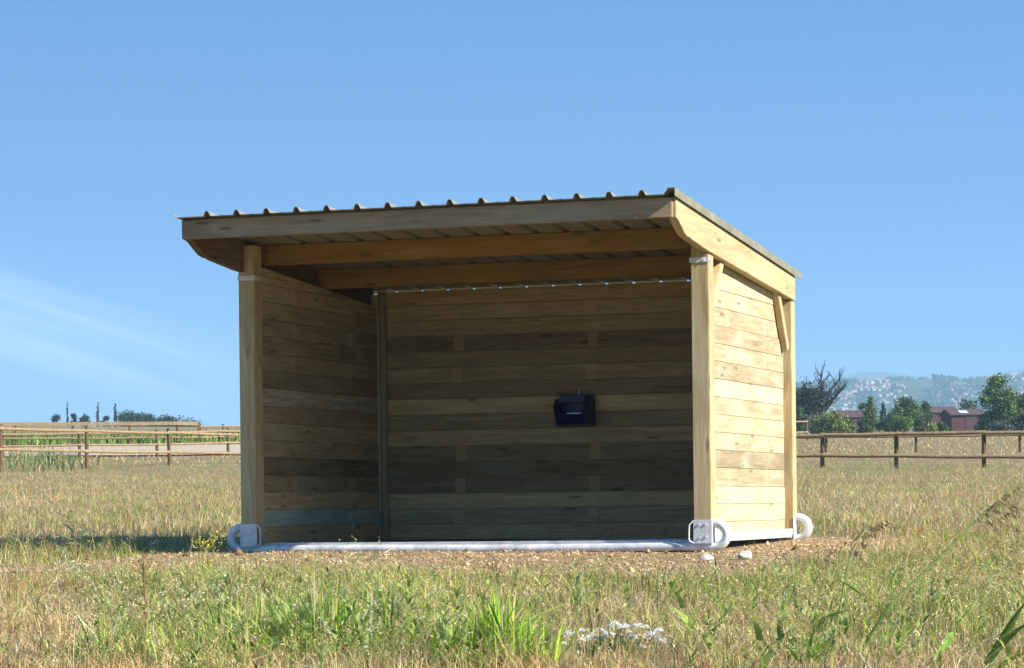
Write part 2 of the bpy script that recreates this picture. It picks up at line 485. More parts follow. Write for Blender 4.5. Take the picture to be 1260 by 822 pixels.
# steel straps round the post heads
for sx in (0, 1):
    x0 = -.006 if not sx else W - P - .012
    m = MB(); m.box(x0, x0 + P + .018, -.006, -.001, 2.262, 2.302)
    if sx: m.box(W + .001, W + .006, -.001, .05, 2.268, 2.298)
    else: m.box(P + .001, P + .006, -.001, P2, 2.262, 2.302)
    s_ = m.build('post_strap', ZN, shed, .001)
    for bx in ((.035, .105) if not sx else (W - .105, W - .035)): MB().tube([(bx, -.006, 2.282), (bx, -.014, 2.282)], .009, 6).build('bolt', ZN, s_)
    if sx: MB().tube([(W + .006, .025, 2.283), (W + .016, .025, 2.283)], .011, 8).build('bolt', ZN, s_)

# skids: steel tubes curled up at both ends into a towing loop
def skid(y, name, zc):
    pts = []
    R = .093
    for k in range(13):
        an = math.pi * .5 - math.pi * k / 12
        pts.append((W + .012 + R * math.cos(an) * 1.08, y, zc + R + R * math.sin(an)))
    right = [(W - .06, y, zc + 2 * R)] + pts
    mid = [(x, y, zc + .004 * math.sin(x * 2)) for x in np.linspace(W - .1, .1, 14)]
    left = [(-p[0] + W, p[1], p[2]) for p in pts[::-1]] + [(.06, y, zc + 2 * R)]
    return MB().tube(right + mid + left, .036, 14).build(name, ZN, shed, smooth=True)
skid(.045, 'skid', .038); skid(DP - .045, 'skid', .066)
# side bars between the corner brackets
for x0, x1 in ((W - .012, W - .004), (.004, .012)):
    m = MB(); m.box(x0, x1, P2 + .004, DP - P2 - .004, .083, .152); m.box(x0 - .04 if x0 > 2 else x0, x1 if x0 > 2 else x1 + .04, P2 + .004, DP - P2 - .004, .077, .082)
    m.build('base_rail', ZN, shed, .001)
MB().box(P + .006, W - P - .006, .144, .150, .055, .094).build('base_rail', ZN, shed, .001)

# corner shoes
for sx in (0, 1):
    for sy in (0, 1):
        y0 = 0 if not sy else DP - P2
        x0 = 0 if not sx else W - P
        m = MB(); t = .006
        if not sy: m.box(x0 - .002, x0 + P + .002, y0 - t - .001, y0 - .001, .066, .252)            # front plate
        xo = (W + .001, W + .007) if sx else (-.007, -.001)
        m.box(xo[0], xo[1], y0 - t, y0 + P2, .062, .252)                               # outer plate
        m.box(x0, x0 + P, y0, y0 + P2, .054, .061)                                     # sole
        sh = m.build('corner_shoe', ZN, shed, .0012)
        if not sy:
            # slotted lashing ear bent out on the inner side
            s = -1 if sx else 1
            xe = x0 - .003 if sx else x0 + P + .003
            pts = [(xe, -.004, .245), (xe + s * .030, -.010, .215), (xe + s * .034, -.010, .16), (xe + s * .034, -.010, .10), (xe + s * .028, -.010, .085), (xe, -.004, .07)]
            MB().tube(pts, .0065, 6).build('lashing_ear', ZN, sh, smooth=True)
            for bx, bz in ((x0 + .045, .215), (x0 + .095, .215), (x0 + .05, .11), (x0 + .10, .12)):
                MB().tube([(bx, -.007, bz), (bx, -.014, bz)], .010, 6).build('bolt', ZN, sh)

# ------------------------------------------------------------------ drinker on the back wall
dr = empty('water_trough', (2.02, 2.9, 1.22))
tag(dr, 'small dark navy plastic drinker with open front, screwed to the back wall of the shelter', 'drinker')
def drinker():
    w2, h2, d = .165, .135, .24
    m = MB()
    m.box(-w2, w2, -.012, -.002, -h2, h2 + .012)                      # back plate
    m.box(-w2 + .03, w2 - .012, -d * .62, -.012, h2 - .055, h2)       # hood
    side = [(-.012, -h2), (-d * .8, -h2 + .02), (-d, -.01), (-d * .62, h2), (-.012, h2)]
    m.prism_x(w2 - .055, w2, side)
    side2 = [(-.012, -h2), (-d * .55, -h2 + .01), (-d * .95, .03), (-d * .72, h2 - .025), (-.012, h2 - .01)]
    m.prism_x(-w2, -w2 + .022, side2)
    m.prism_x(-w2 + .022, w2 - .055, [(-.012, -h2), (-d * .5, -h2 + .02), (-d * .86, -.02), (-d * .82, -.02), (-d * .45, -h2 + .04), (-.012, -h2 + .03)])
    m.build('trough_body', NAVY, dr, .006)
    MB().box(-.045, w2 - .075, -d * .87, -d * .84, -.027, -.016).build('white_strip', WHITE, dr, .003)  # narrow white strip along the trough lip
    MB().box(w2 - .034, w2 - .02, -d * .82, -d * .80, -.005, .05).build('brand_plate', plain('grey print', (.2, .2, .26), (.3, .3, .36), 60, .5), dr, .002)
    MB().prism_x(-w2 + .024, -.02, [(-.03, -h2 + .03), (-d * .5, -h2 + .035), (-d * .84, -.018), (-.03, -.03)]).build('feed', DUST, dr, .01)
    MB().tube([(0.02, -.02, h2 + .01), (0.02, -.02, h2 + .06)], .008, 8).build('water_inlet', ZN, dr, smooth=True)
drinker()

# ------------------------------------------------------------------ stones and crumbs
def stone(name, pos, r, seed, label, sx=1.5):
    bm = bmesh.new(); bmesh.ops.create_icosphere(bm, subdivisions=3, radius=1)
    rr = random.Random(seed); pl = [(Vector((rr.uniform(-1, 1), rr.uniform(-1, 1), rr.uniform(-.4, 1))).normalized(), rr.uniform(.62, .9)) for _ in range(11)]
    for v in bm.verts:
        p = v.co.copy()
        for n, d in pl:
            e = p.dot(n) - d
            if e > 0: p -= n * e * .9
        v.co = Vector((p.x * r * sx, p.y * r, p.z * r * .72))
    me = bpy.data.meshes.new(name); bm.to_mesh(me); bm.free()
    for q in me.polygons: q.use_smooth = True
    me.set_sharp_from_angle(angle=math.radians(30))
    o = link_mesh(name, me, STONE); o.location = pos; o.rotation_euler = (0, 0, rr.uniform(0, 3))
    tag(o, label, 'stone', 'stones by the shelter'); return o
def gz(x, y): return float(terr(x, y))
stone('stone', (4.26, -1.15, gz(4.26, -1.15) + .022), .042, 4, 'smaller pale stone lying in front of the shelter skid', 1.4)
stone('stone', (4.52, -1.0, gz(4.52, -1.0) + .03), .062, 9, 'larger pale limestone block on the soil just past the curled skid end', 1.5)

def blade_pack(base, h, w, az, lean, face, cols, seg=3, tipdrop=None):
    """arrays -> (V, loops, starts, cols) of curved tapering blades"""
    n = len(base)
    ts = np.linspace(0, 1, seg + 1)
    up = np.array([0, 0, 1.])
    d = np.stack([np.cos(az), np.sin(az), np.zeros(n)], -1)
    s = np.stack([np.cos(face), np.sin(face), np.zeros(n)], -1)
    P = []
    for k, t in enumerate(ts):
        c = base + d * (h * lean * t ** 1.8)[:, None] + up * (h * (t - .35 * lean * t ** 2.4))[:, None]
        if k < seg:
            ww = (w * (1 - t ** 1.6) * .5 * (1.0 if k else .75))[:, None]
            P += [c - s * ww, c + s * ww]
        else: P += [c]
    m = 2 * seg + 1
    V = np.stack(P, 1).reshape(-1, 3)
    b = (np.arange(n) * m)[:, None]
    L = []
    pat = []
    for k in range(seg - 1): pat += [2 * k, 2 * k + 1, 2 * k + 3, 2 * k + 2]
    pat += [2 * seg - 2, 2 * seg - 1, 2 * seg]
    loops = (b + np.array(pat)[None]).ravel()
    st = np.array([4 * k for k in range(seg - 1)] + [4 * (seg - 1)])
    starts = ((np.arange(n) * len(pat))[:, None] + st[None]).ravel()
    return V, loops, starts, np.repeat(cols, m, 0)

def join(packs):
    V = []; Lp = []; St = []; C = []; vo = 0; lo = 0
    for v, l, s, c in packs:
        V.append(v); Lp.append(l + vo); St.append(s + lo); C.append(c); vo += len(v); lo += len(l)
    return np.concatenate(V), np.concatenate(Lp), np.concatenate(St), np.concatenate(C)

def diamonds(cent, length, width, dirs, cols):
    """small two-triangle spikelets / leaves: centre, long axis dirs"""
    n = len(cent)
    r = rng.normal(size=(n, 3)); sd = np.cross(dirs, r); sd /= np.linalg.norm(sd, axis=1)[:, None] + 1e-9
    a = cent - dirs * (length * .5)[:, None]; b = cent + dirs * (length * .5)[:, None]
    mid = cent - dirs * (length * .1)[:, None]
    V = np.stack([a, mid + sd * (width * .5)[:, None], b, mid - sd * (width * .5)[:, None]], 1).reshape(-1, 3)
    loops = np.arange(n * 4); starts = np.arange(n) * 4
    return V, loops, starts, np.repeat(cols, 4, 0)

def vary(base, n, v=.18, h=.08):
    c = np.array(base)[None] * (1 + rng.normal(size=(n, 1)) * v)
    c = c * (1 + rng.normal(size=(n, 3)) * h)
    return np.clip(c, .01, .9)

def pal(n, cols, wts, v=.2):
    cols = np.array(cols); k = rng.choice(len(cols), n, p=np.array(wts) / np.sum(wts))
    return np.clip(cols[k] * (1 + rng.normal(size=(n, 1)) * v) * (1 + rng.normal(size=(n, 3)) * .05), .008, .9)

STRAW = [(.61, .43, .215), (.70, .54, .31), (.52, .33, .15), (.40, .215, .08), (.80, .68, .44)]
GREEN = [(.22, .32, .04), (.33, .42, .06), (.12, .21, .03), (.44, .47, .10), (.24, .31, .12)]
OLIVE = [(.36, .32, .10), (.28, .27, .08), (.46, .38, .14)]

def scatter(n, D0, D1, power=1.0, margin=2.5):
    t = rng.random(n)
    D = (D0 ** power + t * (D1 ** power - D0 ** power)) ** (1 / power)
    core = .185 * D + margin
    L = (rng.random(n) * 2 - 1) * core
    out = rng.random(n) < .24                       # a thinner sward goes on well beyond the frame
    L = np.where(out, np.sign(L) * (core + rng.random(n) ** 1.4 * (.17 * D + 11)), L)
    xy = CAM[:2][None] + FW[None] * D[:, None] + RT[None] * L[:, None]
    return xy, D, L

def greenness(x, y, D, L):
    g = fbm(x * .55, y * .55, 3, 4) * .6 + fbm(x * 2.1, y * 2.1, 8, 3) * .4
    u = L / np.maximum(D, 1) * F            # along the picture width, as the meadow grows there
    near = np.clip((20.5 - D) / 3.5, 0, 1)
    g = g + .045 * near * np.exp(-((u + 260) / 260) ** 2) - .16 * near * np.exp(-((u + 600) / 110) ** 2) + .05 * near * np.exp(-((u - 420) / 200) ** 2)
    g = g + .14 * np.exp(-((D - 74) / 5) ** 2) * (L > 4) + .10 * np.exp(-((D - 84) / 6) ** 2) * (L < -4)
    return g

def in_shed(x, y): return (x > -.12) & (x < 4.12) & (y > -.06) & (y < 3.08)

_fp = dl(12.7, (752 - 630) / F * 12.7)
def in_flowers(x, y):
    """the flower clump's own ground and the low sward before it"""
    dx, dy = x - _fp[0], y - _fp[1]
    return (np.abs(dx * RT[0] + dy * RT[1]) < .3) & (np.abs(dx * FW[0] + dy * FW[1] + .3) < .75)

def meadow(name, n, D0, D1, hr, wr, kind, power=1.0, seg=3, lean=.85):
    xy, D, L = scatter(n, D0, D1, power)
    x, y = xy.T
    g = greenness(x, y, D, L)
    sf = soil_field(x, y)
    keep = ~in_shed(x, y) & ~((D > 112) & (D < 149.5) & (L < 11))
    keep &= ~((sf > -.02) & (rng.random(n) > .03))
    p = np.clip((g - .50) * 13 + np.where(D > 23, .36, .38), .08, .94)
    if kind == 'green': keep &= rng.random(n) < p
    else: keep &= rng.random(n) < 1 - p * .75
    keep &= ~(in_flowers(x, y) & (rng.random(n) < .5))
    x, y, D, L, g, sf = (a[keep] for a in (x, y, D, L, g, sf)); n = len(x)
    z = terr(x, y)
    tuft = fbm(x * 3.2, y * 3.2, 19, 2)
    h = rng.uniform(*hr, n) * (.45 + 1.1 * tuft)
    patch = (.5 + 1.0 * fbm(x * 1.3, y * 1.3, 91, 4))[:, None] * (.8 + .4 * vnoise(x * 6, y * 6, 14))[:, None]
    h *= np.where((sf > -.8) & (y < 0), .5, 1.0)
    if kind == 'green': c = pal(n, GREEN + OLIVE, [2.5, 2.5, 2, 2, 2, 3, 2, 3], .28)
    else:
        c = pal(n, STRAW + OLIVE, [4, 3, 3, 1.6, 1.6, 1.2, 1, 1], .22)
        rust = np.clip((fbm(x * .8, y * .8, 55, 3) - .48) * 5, 0, 1)[:, None]
        c = c * (1 - rust * np.array([.12, .3, .42])[None])
    c = c * patch
    base = np.stack([x, y, z - .01], -1)
    pk = [blade_pack(base, h, rng.uniform(*wr, n), rng.random(n) * 6.283, np.abs(rng.normal(lean, .45, n)), rng.random(n) * 6.283, c, seg)]
    o = np_mesh(name, *join(pk), GRASS)
    return o

tag(meadow('dry_grass', 165000, 10.5, 23.5, (.04, .16), (.0025, .006), 'dry', .8), kind='stuff')
tag(meadow('green_grass', 140000, 10.5, 23.5, (.05, .25), (.003, .009), 'green', .8, lean=.75), kind='stuff')
tag(meadow('dry_grass', 240000, 21.5, 100, (.04, .16), (.005, .011), 'dry', .45, 2), kind='stuff')
tag(meadow('green_grass', 150000, 21.5, 100, (.04, .17), (.005, .012), 'green', .45, 2), kind='stuff')
tag(meadow('dry_grass', 78000, 95, 430, (.08, .22), (.02, .05), 'dry', .4, 2), kind='stuff')

# dry seed stems standing over the sward
def seed_stems(n, D0, D1, power, hr=(.10, .28), urange=None):
    xy, D, L = scatter(n, D0, D1, power)
    if urange:
        L = rng.uniform(*urange, n) / F * D; xy = CAM[:2][None] + FW[None] * D[:, None] + RT[None] * L[:, None]
    x, y = xy.T; keep = ~in_shed(x, y) & ~(soil_field(x, y) > -.25)
    x, y = x[keep], y[keep]; n = len(x)
    z = terr(x, y); h = rng.uniform(*hr, n) * np.clip(D[keep] / 22, .9, 1.4); az = rng.random(n) * 6.283; lean = np.abs(rng.normal(.6, .35, n))
    c = pal(n, STRAW[:3] + OLIVE, [3, 3, 2, 2, 1, 1], .2)
    base = np.stack([x, y, z], -1)
    pk = [blade_pack(base, h, np.full(n, .003), az, lean, rng.random(n) * 6.283, c, 3)]
    d = np.stack([np.cos(az), np.sin(az), np.zeros(n)], -1)
    for k in range(7):
        t = rng.uniform(.78, 1.02, n)
        p = base + d * (h * lean * t ** 1.8)[:, None] + np.array([0, 0, 1.])[None] * (h * (t - .35 * lean * t ** 2.4))[:, None]
        p += rng.normal(size=(n, 3)) * .009
        dv = np.array([0, 0, -.3])[None] + rng.normal(size=(n, 3)) * .6 + d * .5; dv /= np.linalg.norm(dv, axis=1)[:, None]
        pk.append(diamonds(p, rng.uniform(.012, .024, n), rng.uniform(.003, .006, n), dv, np.clip(c * 1.15, 0, .85)))
    return tag(np_mesh('seed_stems', *join(pk), GRASS), kind='stuff')
seed_stems(9000, 11, 24, .9)
seed_stems(9000, 24, 80, .5)
seed_stems(260, 11.6, 15.5, .9, (.28, .58), (290, 660))
seed_stems(150, 11.6, 14.5, .9, (.25, .46), (-560, -230))

def undergrowth(n, D0, D1):
    xy, D, L = scatter(n, D0, D1, .8, 1.5)
    x, y = xy.T
    u = L / D * F
    w = (np.exp(-((u + 300) / 230) ** 2) * np.clip((17.5 - D) / 3, .12, 1)) + .6 * np.exp(-((u - 430) / 170) ** 2) + .22
    keep = ~(soil_field(x, y) > -.6) & ~in_flowers(x, y) & (rng.random(n) < w * np.clip(greenness(x, y, D, L) * 3 - .95, .1, 1))
    x, y = x[keep], y[keep]; n = len(x)
    z = terr(x, y); h = rng.uniform(.12, .42, n) * rng.uniform(.6, 1, n) * np.clip((21 - D[keep]) / 7, .3, 1); az = rng.random(n) * 6.283; lean = np.abs(rng.normal(.3, .25, n))
    base = np.stack([x, y, z], -1); up = np.array([0, 0, 1.])[None]
    kind = rng.integers(0, 3, n)
    pl = np.array([(.24, .34, .06), (.28, .36, .11), (.38, .42, .10)])[kind]
    d = np.stack([np.cos(az), np.sin(az), np.zeros(n)], -1)
    pk = [blade_pack(base, h, np.full(n, .0045), az, lean, rng.random(n) * 6.283, pl * .8, 4)]
    at_t = lambda t: base + d * (h * lean * t ** 1.8)[:, None] + up * (h * (t - .35 * lean * t ** 2.4))[:, None]
    for k in range(13):
        t = rng.uniform(.08, .95, n); p = at_t(t); a = rng.random(n) * 6.283
        ln = h * rng.uniform(.18, .42, n) * (1.15 - .6 * t)
        pk.append(blade_pack(p, ln, ln * rng.uniform(.14, .30, n), a, rng.uniform(.7, 1.7, n), a + 1.57, np.clip(pl * rng.uniform(.6, 1.4, (n, 1)), .01, .7), 3))
    for k in range(9):
        t = rng.uniform(.8, 1.05, n); p = at_t(t) + rng.normal(size=(n, 3)) * .010
        dv = rng.normal(size=(n, 3)); dv /= np.linalg.norm(dv, axis=1)[:, None]
        tip = np.array([(.55, .50, .28), (.66, .62, .44), (.52, .47, .16)])[rng.permutation(kind)]
        pk.append(diamonds(p, rng.uniform(.008, .02, n), rng.uniform(.004, .010, n), dv, np.clip(tip * rng.uniform(.6, 1.2, (n, 1)), .02, .85)))
    tag(np_mesh('weed_undergrowth', *join(pk), GRASS), kind='stuff')
undergrowth(3200, 11.2, 20.0)

# crumbs of soil and straw bits on the bare patch
def crumbs():
    n = 42000
    x = rng.uniform(-1.0, 6.0, n); y = rng.uniform(-4.2, 3.3, n)
    sf = soil_field(x, y); k = (sf > -.06) & ~((x > -.06) & (x < 4.06) & (y > -.01) & (y < 2.98))
    x, y = x[k], y[k]; n = len(x); z = soil_z(x, y)
    r = np.exp(rng.normal(-5.35, .5, n)); r = np.clip(r, .002, .022) * np.where(rng.random(n) < .012, 2.6, 1)
    oc = np.array([(1, 0, 0), (0, 1, 0), (-1, 0, 0), (0, -1, 0), (0, 0, 1), (0, 0, -.6)], float)
    V = oc[None] * r[:, None, None] * rng.uniform(.55, 1.35, (n, 6, 1)); a = rng.random(n) * 6.28
    ca, sa = np.cos(a)[:, None], np.sin(a)[:, None]
    V = np.stack([V[..., 0] * ca - V[..., 1] * sa, V[..., 0] * sa + V[..., 1] * ca, V[..., 2]], -1)
    V += np.stack([x, y, z + r * .25], -1)[:, None]
    tri = np.array([0, 1, 4, 1, 2, 4, 2, 3, 4, 3, 0, 4, 1, 0, 5, 2, 1, 5, 3, 2, 5, 0, 3, 5])
    loops = ((np.arange(n) * 6)[:, None] + tri[None]).ravel(); starts = np.arange(n * 8) * 3
    c = pal(n, [(.36, .24, .13), (.47, .33, .19), (.19, .12, .062), (.56, .44, .28)], [3, 3, 2.5, 1.], .25)
    pk = [(V.reshape(-1, 3), loops, starts, np.repeat(c, 6, 0))]
    m = 4500; x = rng.uniform(-1.0, 6.0, m); y = rng.uniform(-4.2, 3.3, m)
    k = (soil_field(x, y) > -.1) & ~((x > -.06) & (x < 4.06) & (y > -.01) & (y < 2.98)); x, y = x[k], y[k]; m = len(x)
    dv = rng.normal(size=(m, 3)) * np.array([1, 1, .18]); dv /= np.linalg.norm(dv, axis=1)[:, None]
    pk.append(diamonds(np.stack([x, y, soil_z(x, y) + rng.uniform(.004, .02, m)], -1), rng.uniform(.03, .09, m), rng.uniform(.003, .006, m), dv, pal(m, STRAW, [3, 3, 2, 1, 2], .15)))
    tag(np_mesh('soil_crumbs', *join(pk), GRASS_OP), kind='stuff')
GRASS_OP = leafmat('soil crumbs and straw', .0, .9, .1)
crumbs()

# ------------------------------------------------------------------ foreground plants, each a thing
def ground_at(px, D):
    """ground point in the column of pixel px at D metres"""
    p = at(px, 600, D); return np.array([p[0], p[1], gz(p[0], p[1])])

def tuft(name, label, px, D, n, hr, wr, spread, cols, wts, lean=(.35, .22), cat='grass', group=None, seeds=0, seedcol=(.5, .42, .22), flat=1.0):
    n = int(n * 1.5)
    p = ground_at(px, D)
    a = rng.random(n) * 6.283; r = np.abs(rng.normal(0, spread, n))
    base = np.stack([r * np.cos(a) * flat, r * np.sin(a), np.zeros(n)], -1)
    base[:, 2] = terr(base[:, 0] + p[0], base[:, 1] + p[1]) - p[2] - .01
    h = rng.uniform(*hr, n) * (1 - .35 * np.clip(r / (spread * 2.5), 0, 1))
    az = a + rng.normal(0, 1.1, n)
    h *= rng.uniform(.55, 1.0, n)
    ln = np.abs(rng.normal(lean[0] * 1.5, lean[1] * 2, n))
    root = empty(name, p)
    tag(root, label, cat, group)
    np_mesh('foliage', *join([blade_pack(base, h, rng.uniform(*wr, n) * rng.uniform(.6, 1.6, n), az, ln, az + 1.57 + rng.normal(0, .5, n), pal(n, list(cols) + [(.56, .48, .26), (.62, .62, .42)], list(wts) + [.12 * sum(wts), .08 * sum(wts)], .3), 5)]), GRASS, root)
    if seeds:
        pk = []
        m = seeds; a = rng.random(m) * 6.283; r = np.abs(rng.normal(0, spread * .8, m))
        b = np.stack([r * np.cos(a) * flat, r * np.sin(a), np.zeros(m)], -1); h = rng.uniform(hr[1] * .8, hr[1] * 1.3, m); az = rng.random(m) * 6.28; ln = np.abs(rng.normal(.3, .15, m))
        pk.append(blade_pack(b, h, np.full(m, .004), az, ln, rng.random(m) * 6.28, vary((.3, .32, .12), m), 4))
        d = np.stack([np.cos(az), np.sin(az), np.zeros(m)], -1)
        for k in range(16):
            t = rng.uniform(.72, 1.0, m)
            q = b + d * (h * ln * t ** 1.8)[:, None] + np.array([0, 0, 1.])[None] * (h * (t - .35 * ln * t ** 2.4))[:, None] + rng.normal(size=(m, 3)) * .014
            dv = rng.normal(size=(m, 3)) * .5 + d * .4 + np.array([0, 0, -.4]); dv /= np.linalg.norm(dv, axis=1)[:, None]
            pk.append(diamonds(q, rng.uniform(.014, .028, m), rng.uniform(.004, .007, m), dv, vary(seedcol, m)))
        np_mesh('seed_heads', *join(pk), GRASS, root)
    return root

LUSH = [(.24, .42, .035), (.38, .54, .06), (.11, .24, .025), (.56, .60, .14)]
BLUEG = [(.12, .18, .06), (.20, .26, .11), (.08, .13, .04), (.42, .44, .25)]
G1 = 'lush grass tufts in the foreground'
tuft('grass_tuft', 'widest lush green grass tuft before the left half of the shelter', 392, 13.2, 330, (.20, .48), (.008, .016), .19, LUSH, [3, 3, 2, 1.4], (.3, .2), group=G1, seeds=8)
tuft('grass_tuft', 'low green tuft growing against the wide lush tuft, with pale drooping blades', 322, 13.1, 210, (.16, .42), (.006, .012), .15, LUSH + [(.5, .5, .28)], [2, 3, 1, 2, 1.5], (.45, .25), group=G1, seeds=10)
tuft('grass_tuft', 'dark upright green tuft with broad curling blades below the middle of the skid', 470, 14.0, 120, (.16, .40), (.009, .018), .08, BLUEG + LUSH[:2], [3, 3, 2, .8, 2, 2], (.4, .3), group=G1)
tuft('grass_tuft', 'tallest vivid green grass tuft near the bottom centre of the field', 606, 12.3, 260, (.20, .50), (.009, .020), .12, LUSH, [3, 4, 1, 1.5], (.3, .2), group=G1)
tuft('grass_tuft', 'green tuft with thin blades beside the white flowers', 652, 12.5, 130, (.14, .38), (.006, .012), .10, LUSH + BLUEG, [2, 2, 1, 1, 1, 1, 1, .5], group=G1)
tuft('grass_tuft', 'loose green and cream tuft nearest the brown left corner of the field', 130, 12.7, 150, (.14, .38), (.005, .010), .14, LUSH + [(.52, .54, .30)], [2, 3, 1, 2, 2], (.45, .25), group=G1, seeds=12, seedcol=(.55, .55, .32))
tuft('grass_tuft', 'yellow green tuft between the two tall weed stems on the left', 205, 12.5, 150, (.14, .34), (.005, .010), .16, LUSH + OLIVE, [2, 2, 1, 2, 2, 1, 1], (.45, .25), group=G1, seeds=8)
tuft('grass_tuft', 'green tuft with feathery tops under the left shelter corner', 262, 13.6, 170, (.14, .36), (.005, .009), .17, LUSH + [(.5, .5, .28)], [2, 2, 2, 1, 1.5], (.4, .25), group=G1, seeds=14, seedcol=(.52, .5, .3))
tuft('grass_tuft', 'green tuft at the foot of the drooping oat stalks', 1000, 12.4, 90, (.10, .26), (.006, .012), .12, LUSH + BLUEG, [3, 3, 1, 1, 1, 1, 1, .6], (.5, .3), group=G1)
tuft('grass_tuft', 'green tuft under the long leaning stalk', 1090, 12.6, 100, (.10, .26), (.006, .012), .13, LUSH + [(.5, .46, .26)], [3, 3, 1, 1, 1], (.5, .3), group=G1)
tuft('grass_tuft', 'soft pale green tuft behind the leaning stalk', 1130, 15.2, 130, (.12, .26), (.004, .008), .24, OLIVE + LUSH[:2], [2, 2, 1, 1.5, 1.5], (.45, .25), group=G1, seeds=14)
tuft('grass_tuft', 'olive tuft with fine seed tops in the lower right corner', 1225, 13.4, 110, (.14, .30), (.004, .008), .18, OLIVE + STRAW[:2] + LUSH[:1], [2, 2, 2, 1, 1, 1], (.45, .25), group=G1, seeds=18)
tuft('grass_tuft', 'yellow flowering tuft beside the left corner shoe of the shelter', 252, 19.6, 70, (.12, .30), (.005, .009), .10, [(.5, .46, .07), (.36, .36, .06), (.2, .24, .05)], [2, 2, 1], (.3, .2), group=G1, seeds=14, seedcol=(.66, .56, .08))

def stalk(name, label, pix, D, r0, leaves, heads, col, leafcol, seedcol, cat='grass stalk', group=None):
    """a tall grass: stem, long leaves and a drooping seed head, standing at D metres"""
    g = ground_at(pix[0][0], D); root = empty(name, g); tag(root, label, cat, group)
    pts = [at(px, py, D + k * .06) - g for k, (px, py) in enumerate(pix)]
    pts = [np.array([pts[0][0] - (pts[1][0] - pts[0][0]) * .5, pts[0][1] - (pts[1][1] - pts[0][1]) * .5, -.02])] + pts
    # smooth polyline
    def cr(p, m=6):
        o = []
        for i in range(len(p) - 1):
            a, b, c, d = p[max(i - 1, 0)], p[i], p[i + 1], p[min(i + 2, len(p) - 1)]
            for k in range(m):
                t = k / m
                o.append(.5 * ((2 * b) + (c - a) * t + (2 * a - 5 * b + 4 * c - d) * t * t + (3 * b - a - 3 * c + d) * t ** 3))
        return o + [p[-1]]
    q = cr(pts); n = len(q)
    mb = MB().tube(q, [r0 * (1 - .65 * k / n) for k in range(n)], 6)
    o = mb.build('stem', None, root, smooth=True); o.data.materials.append(solid_leaf(col))
    for (x0, y0, x1, y1, w, droop) in leaves:
        a, b = at(x0, y0, D + .03) - g, at(x1, y1, D - .12) - g
        m = 9; side = np.cross(b - a, [FW[0], FW[1], .35]); side = side / np.linalg.norm(side)
        V = []
        for k in range(m + 1):
            t = k / m
            c = a + (b - a) * t + np.array([0, 0, droop * 4 * t * (1 - t)])
            ww = w * (min(1, (t * 5) ** .6) * (1 - t ** 2.2)) * .5 + .0006
            fold = np.array([FW[0], FW[1], 0]) * ww * .5
            V += [c - side * ww + fold, c, c + side * ww + fold]
        f = []
        for k in range(m):
            f += [(3 * k, 3 * k + 1, 3 * k + 4, 3 * k + 3), (3 * k + 1, 3 * k + 2, 3 * k + 5, 3 * k + 4)]
        lf = MB().add(V, f).build('leaf', solid_leaf(leafcol), root, smooth=True)
    if heads:
        pk = []
        for (x0, y0, x1, y1, k, sp) in heads:
            a, b = at(x0, y0, D + .2) - g, at(x1, y1, D + .2) - g
            t = rng.random(k) ** .8
            c = a[None] + (b - a)[None] * t[:, None] + rng.normal(size=(k, 3)) * sp
            dv = (b - a)[None] / np.linalg.norm(b - a) * .6 + np.array([0, 0, -.75])[None] + rng.normal(size=(k, 3)) * .3
            dv /= np.linalg.norm(dv, axis=1)[:, None]
            pk.append(diamonds(c, rng.uniform(.022, .042, k), rng.uniform(.006, .010, k), dv, vary(seedcol, k, .22)))
            # thin branch
            s = a[None] + (b - a)[None] * np.linspace(0, 1, k)[:, None]
            dd = c - s; ll = np.linalg.norm(dd, axis=1); dd /= ll[:, None] + 1e-9
            pk.append(diamonds((c + s) / 2, ll, np.full(k, .0022), dd, vary(seedcol, k, .1)))
        np_mesh('seed_head', *join(pk), GRASS, root)
    return root
_sl = {}
def solid_leaf(c):
    if c not in _sl:
        z = N('leaf green %d' % len(_sl)); g = z.n('ShaderNodeTexCoord').outputs['Object']
        n = z.noise(g, 40, 4)
        colr = z.ramp(n, [(.3, tuple(x * .75 for x in c)), (.7, tuple(min(.9, x * 1.25) for x in c))])
        p = z.n('ShaderNodeBsdfPrincipled'); z.l(colr, p.inputs['Base Color']); p.inputs['Roughness'].default_value = .5; p.inputs['Specular IOR Level'].default_value = .3
        t = z.n('ShaderNodeBsdfTranslucent'); z.l(colr, t.inputs['Color']); m = z.n('ShaderNodeMixShader'); m.inputs[0].default_value = .35
        z.l(p.outputs[0], m.inputs[1]); z.l(t.outputs[0], m.inputs[2]); z.l(m.outputs[0], z.out.inputs[0])
        _sl[c] = z.m
    return _sl[c]

STEMC = (.22, .30, .07); TAN = (.33, .25, .125)
stalk('oat_stalk', 'wild oat stalk with a drooping tan seed head standing right of the shelter', [(1019, 818), (1032, 756), (1045, 692), (1062, 656), (1082, 646)], 12.4, .007,
      [(1004, 767, 1049, 751, .018, .012), (1062, 733, 1026, 712, .013, .01)],
      [(1046, 690, 1063, 688, 14, .012), (1050, 676, 1064, 690, 16, .012), (1062, 655, 1044, 672, 14, .012), (1064, 652, 1062, 676, 22, .014), (1066, 650, 1097, 645, 34, .012), (1076, 648, 1078, 664, 18, .01)], STEMC, (.20, .28, .07), TAN)
stalk('oat_stalk', 'longest grass stalk, leaning far over to the right with a feathery seed head', [(1051, 826), (1086, 757), (1140, 702), (1199, 643), (1232, 614), (1266, 590)], 12.2, .009,
      [(1073, 768, 1117, 771, .020, .008), (1060, 800, 1098, 742, .014, .01)],
      [(1199, 643, 1262, 594, 46, .011), (1204, 640, 1226, 646, 20, .010), (1215, 630, 1246, 634, 22, .011), (1228, 620, 1262, 628, 24, .012), (1222, 636, 1268, 660, 20, .012)], STEMC, (.26, .36, .12), TAN)
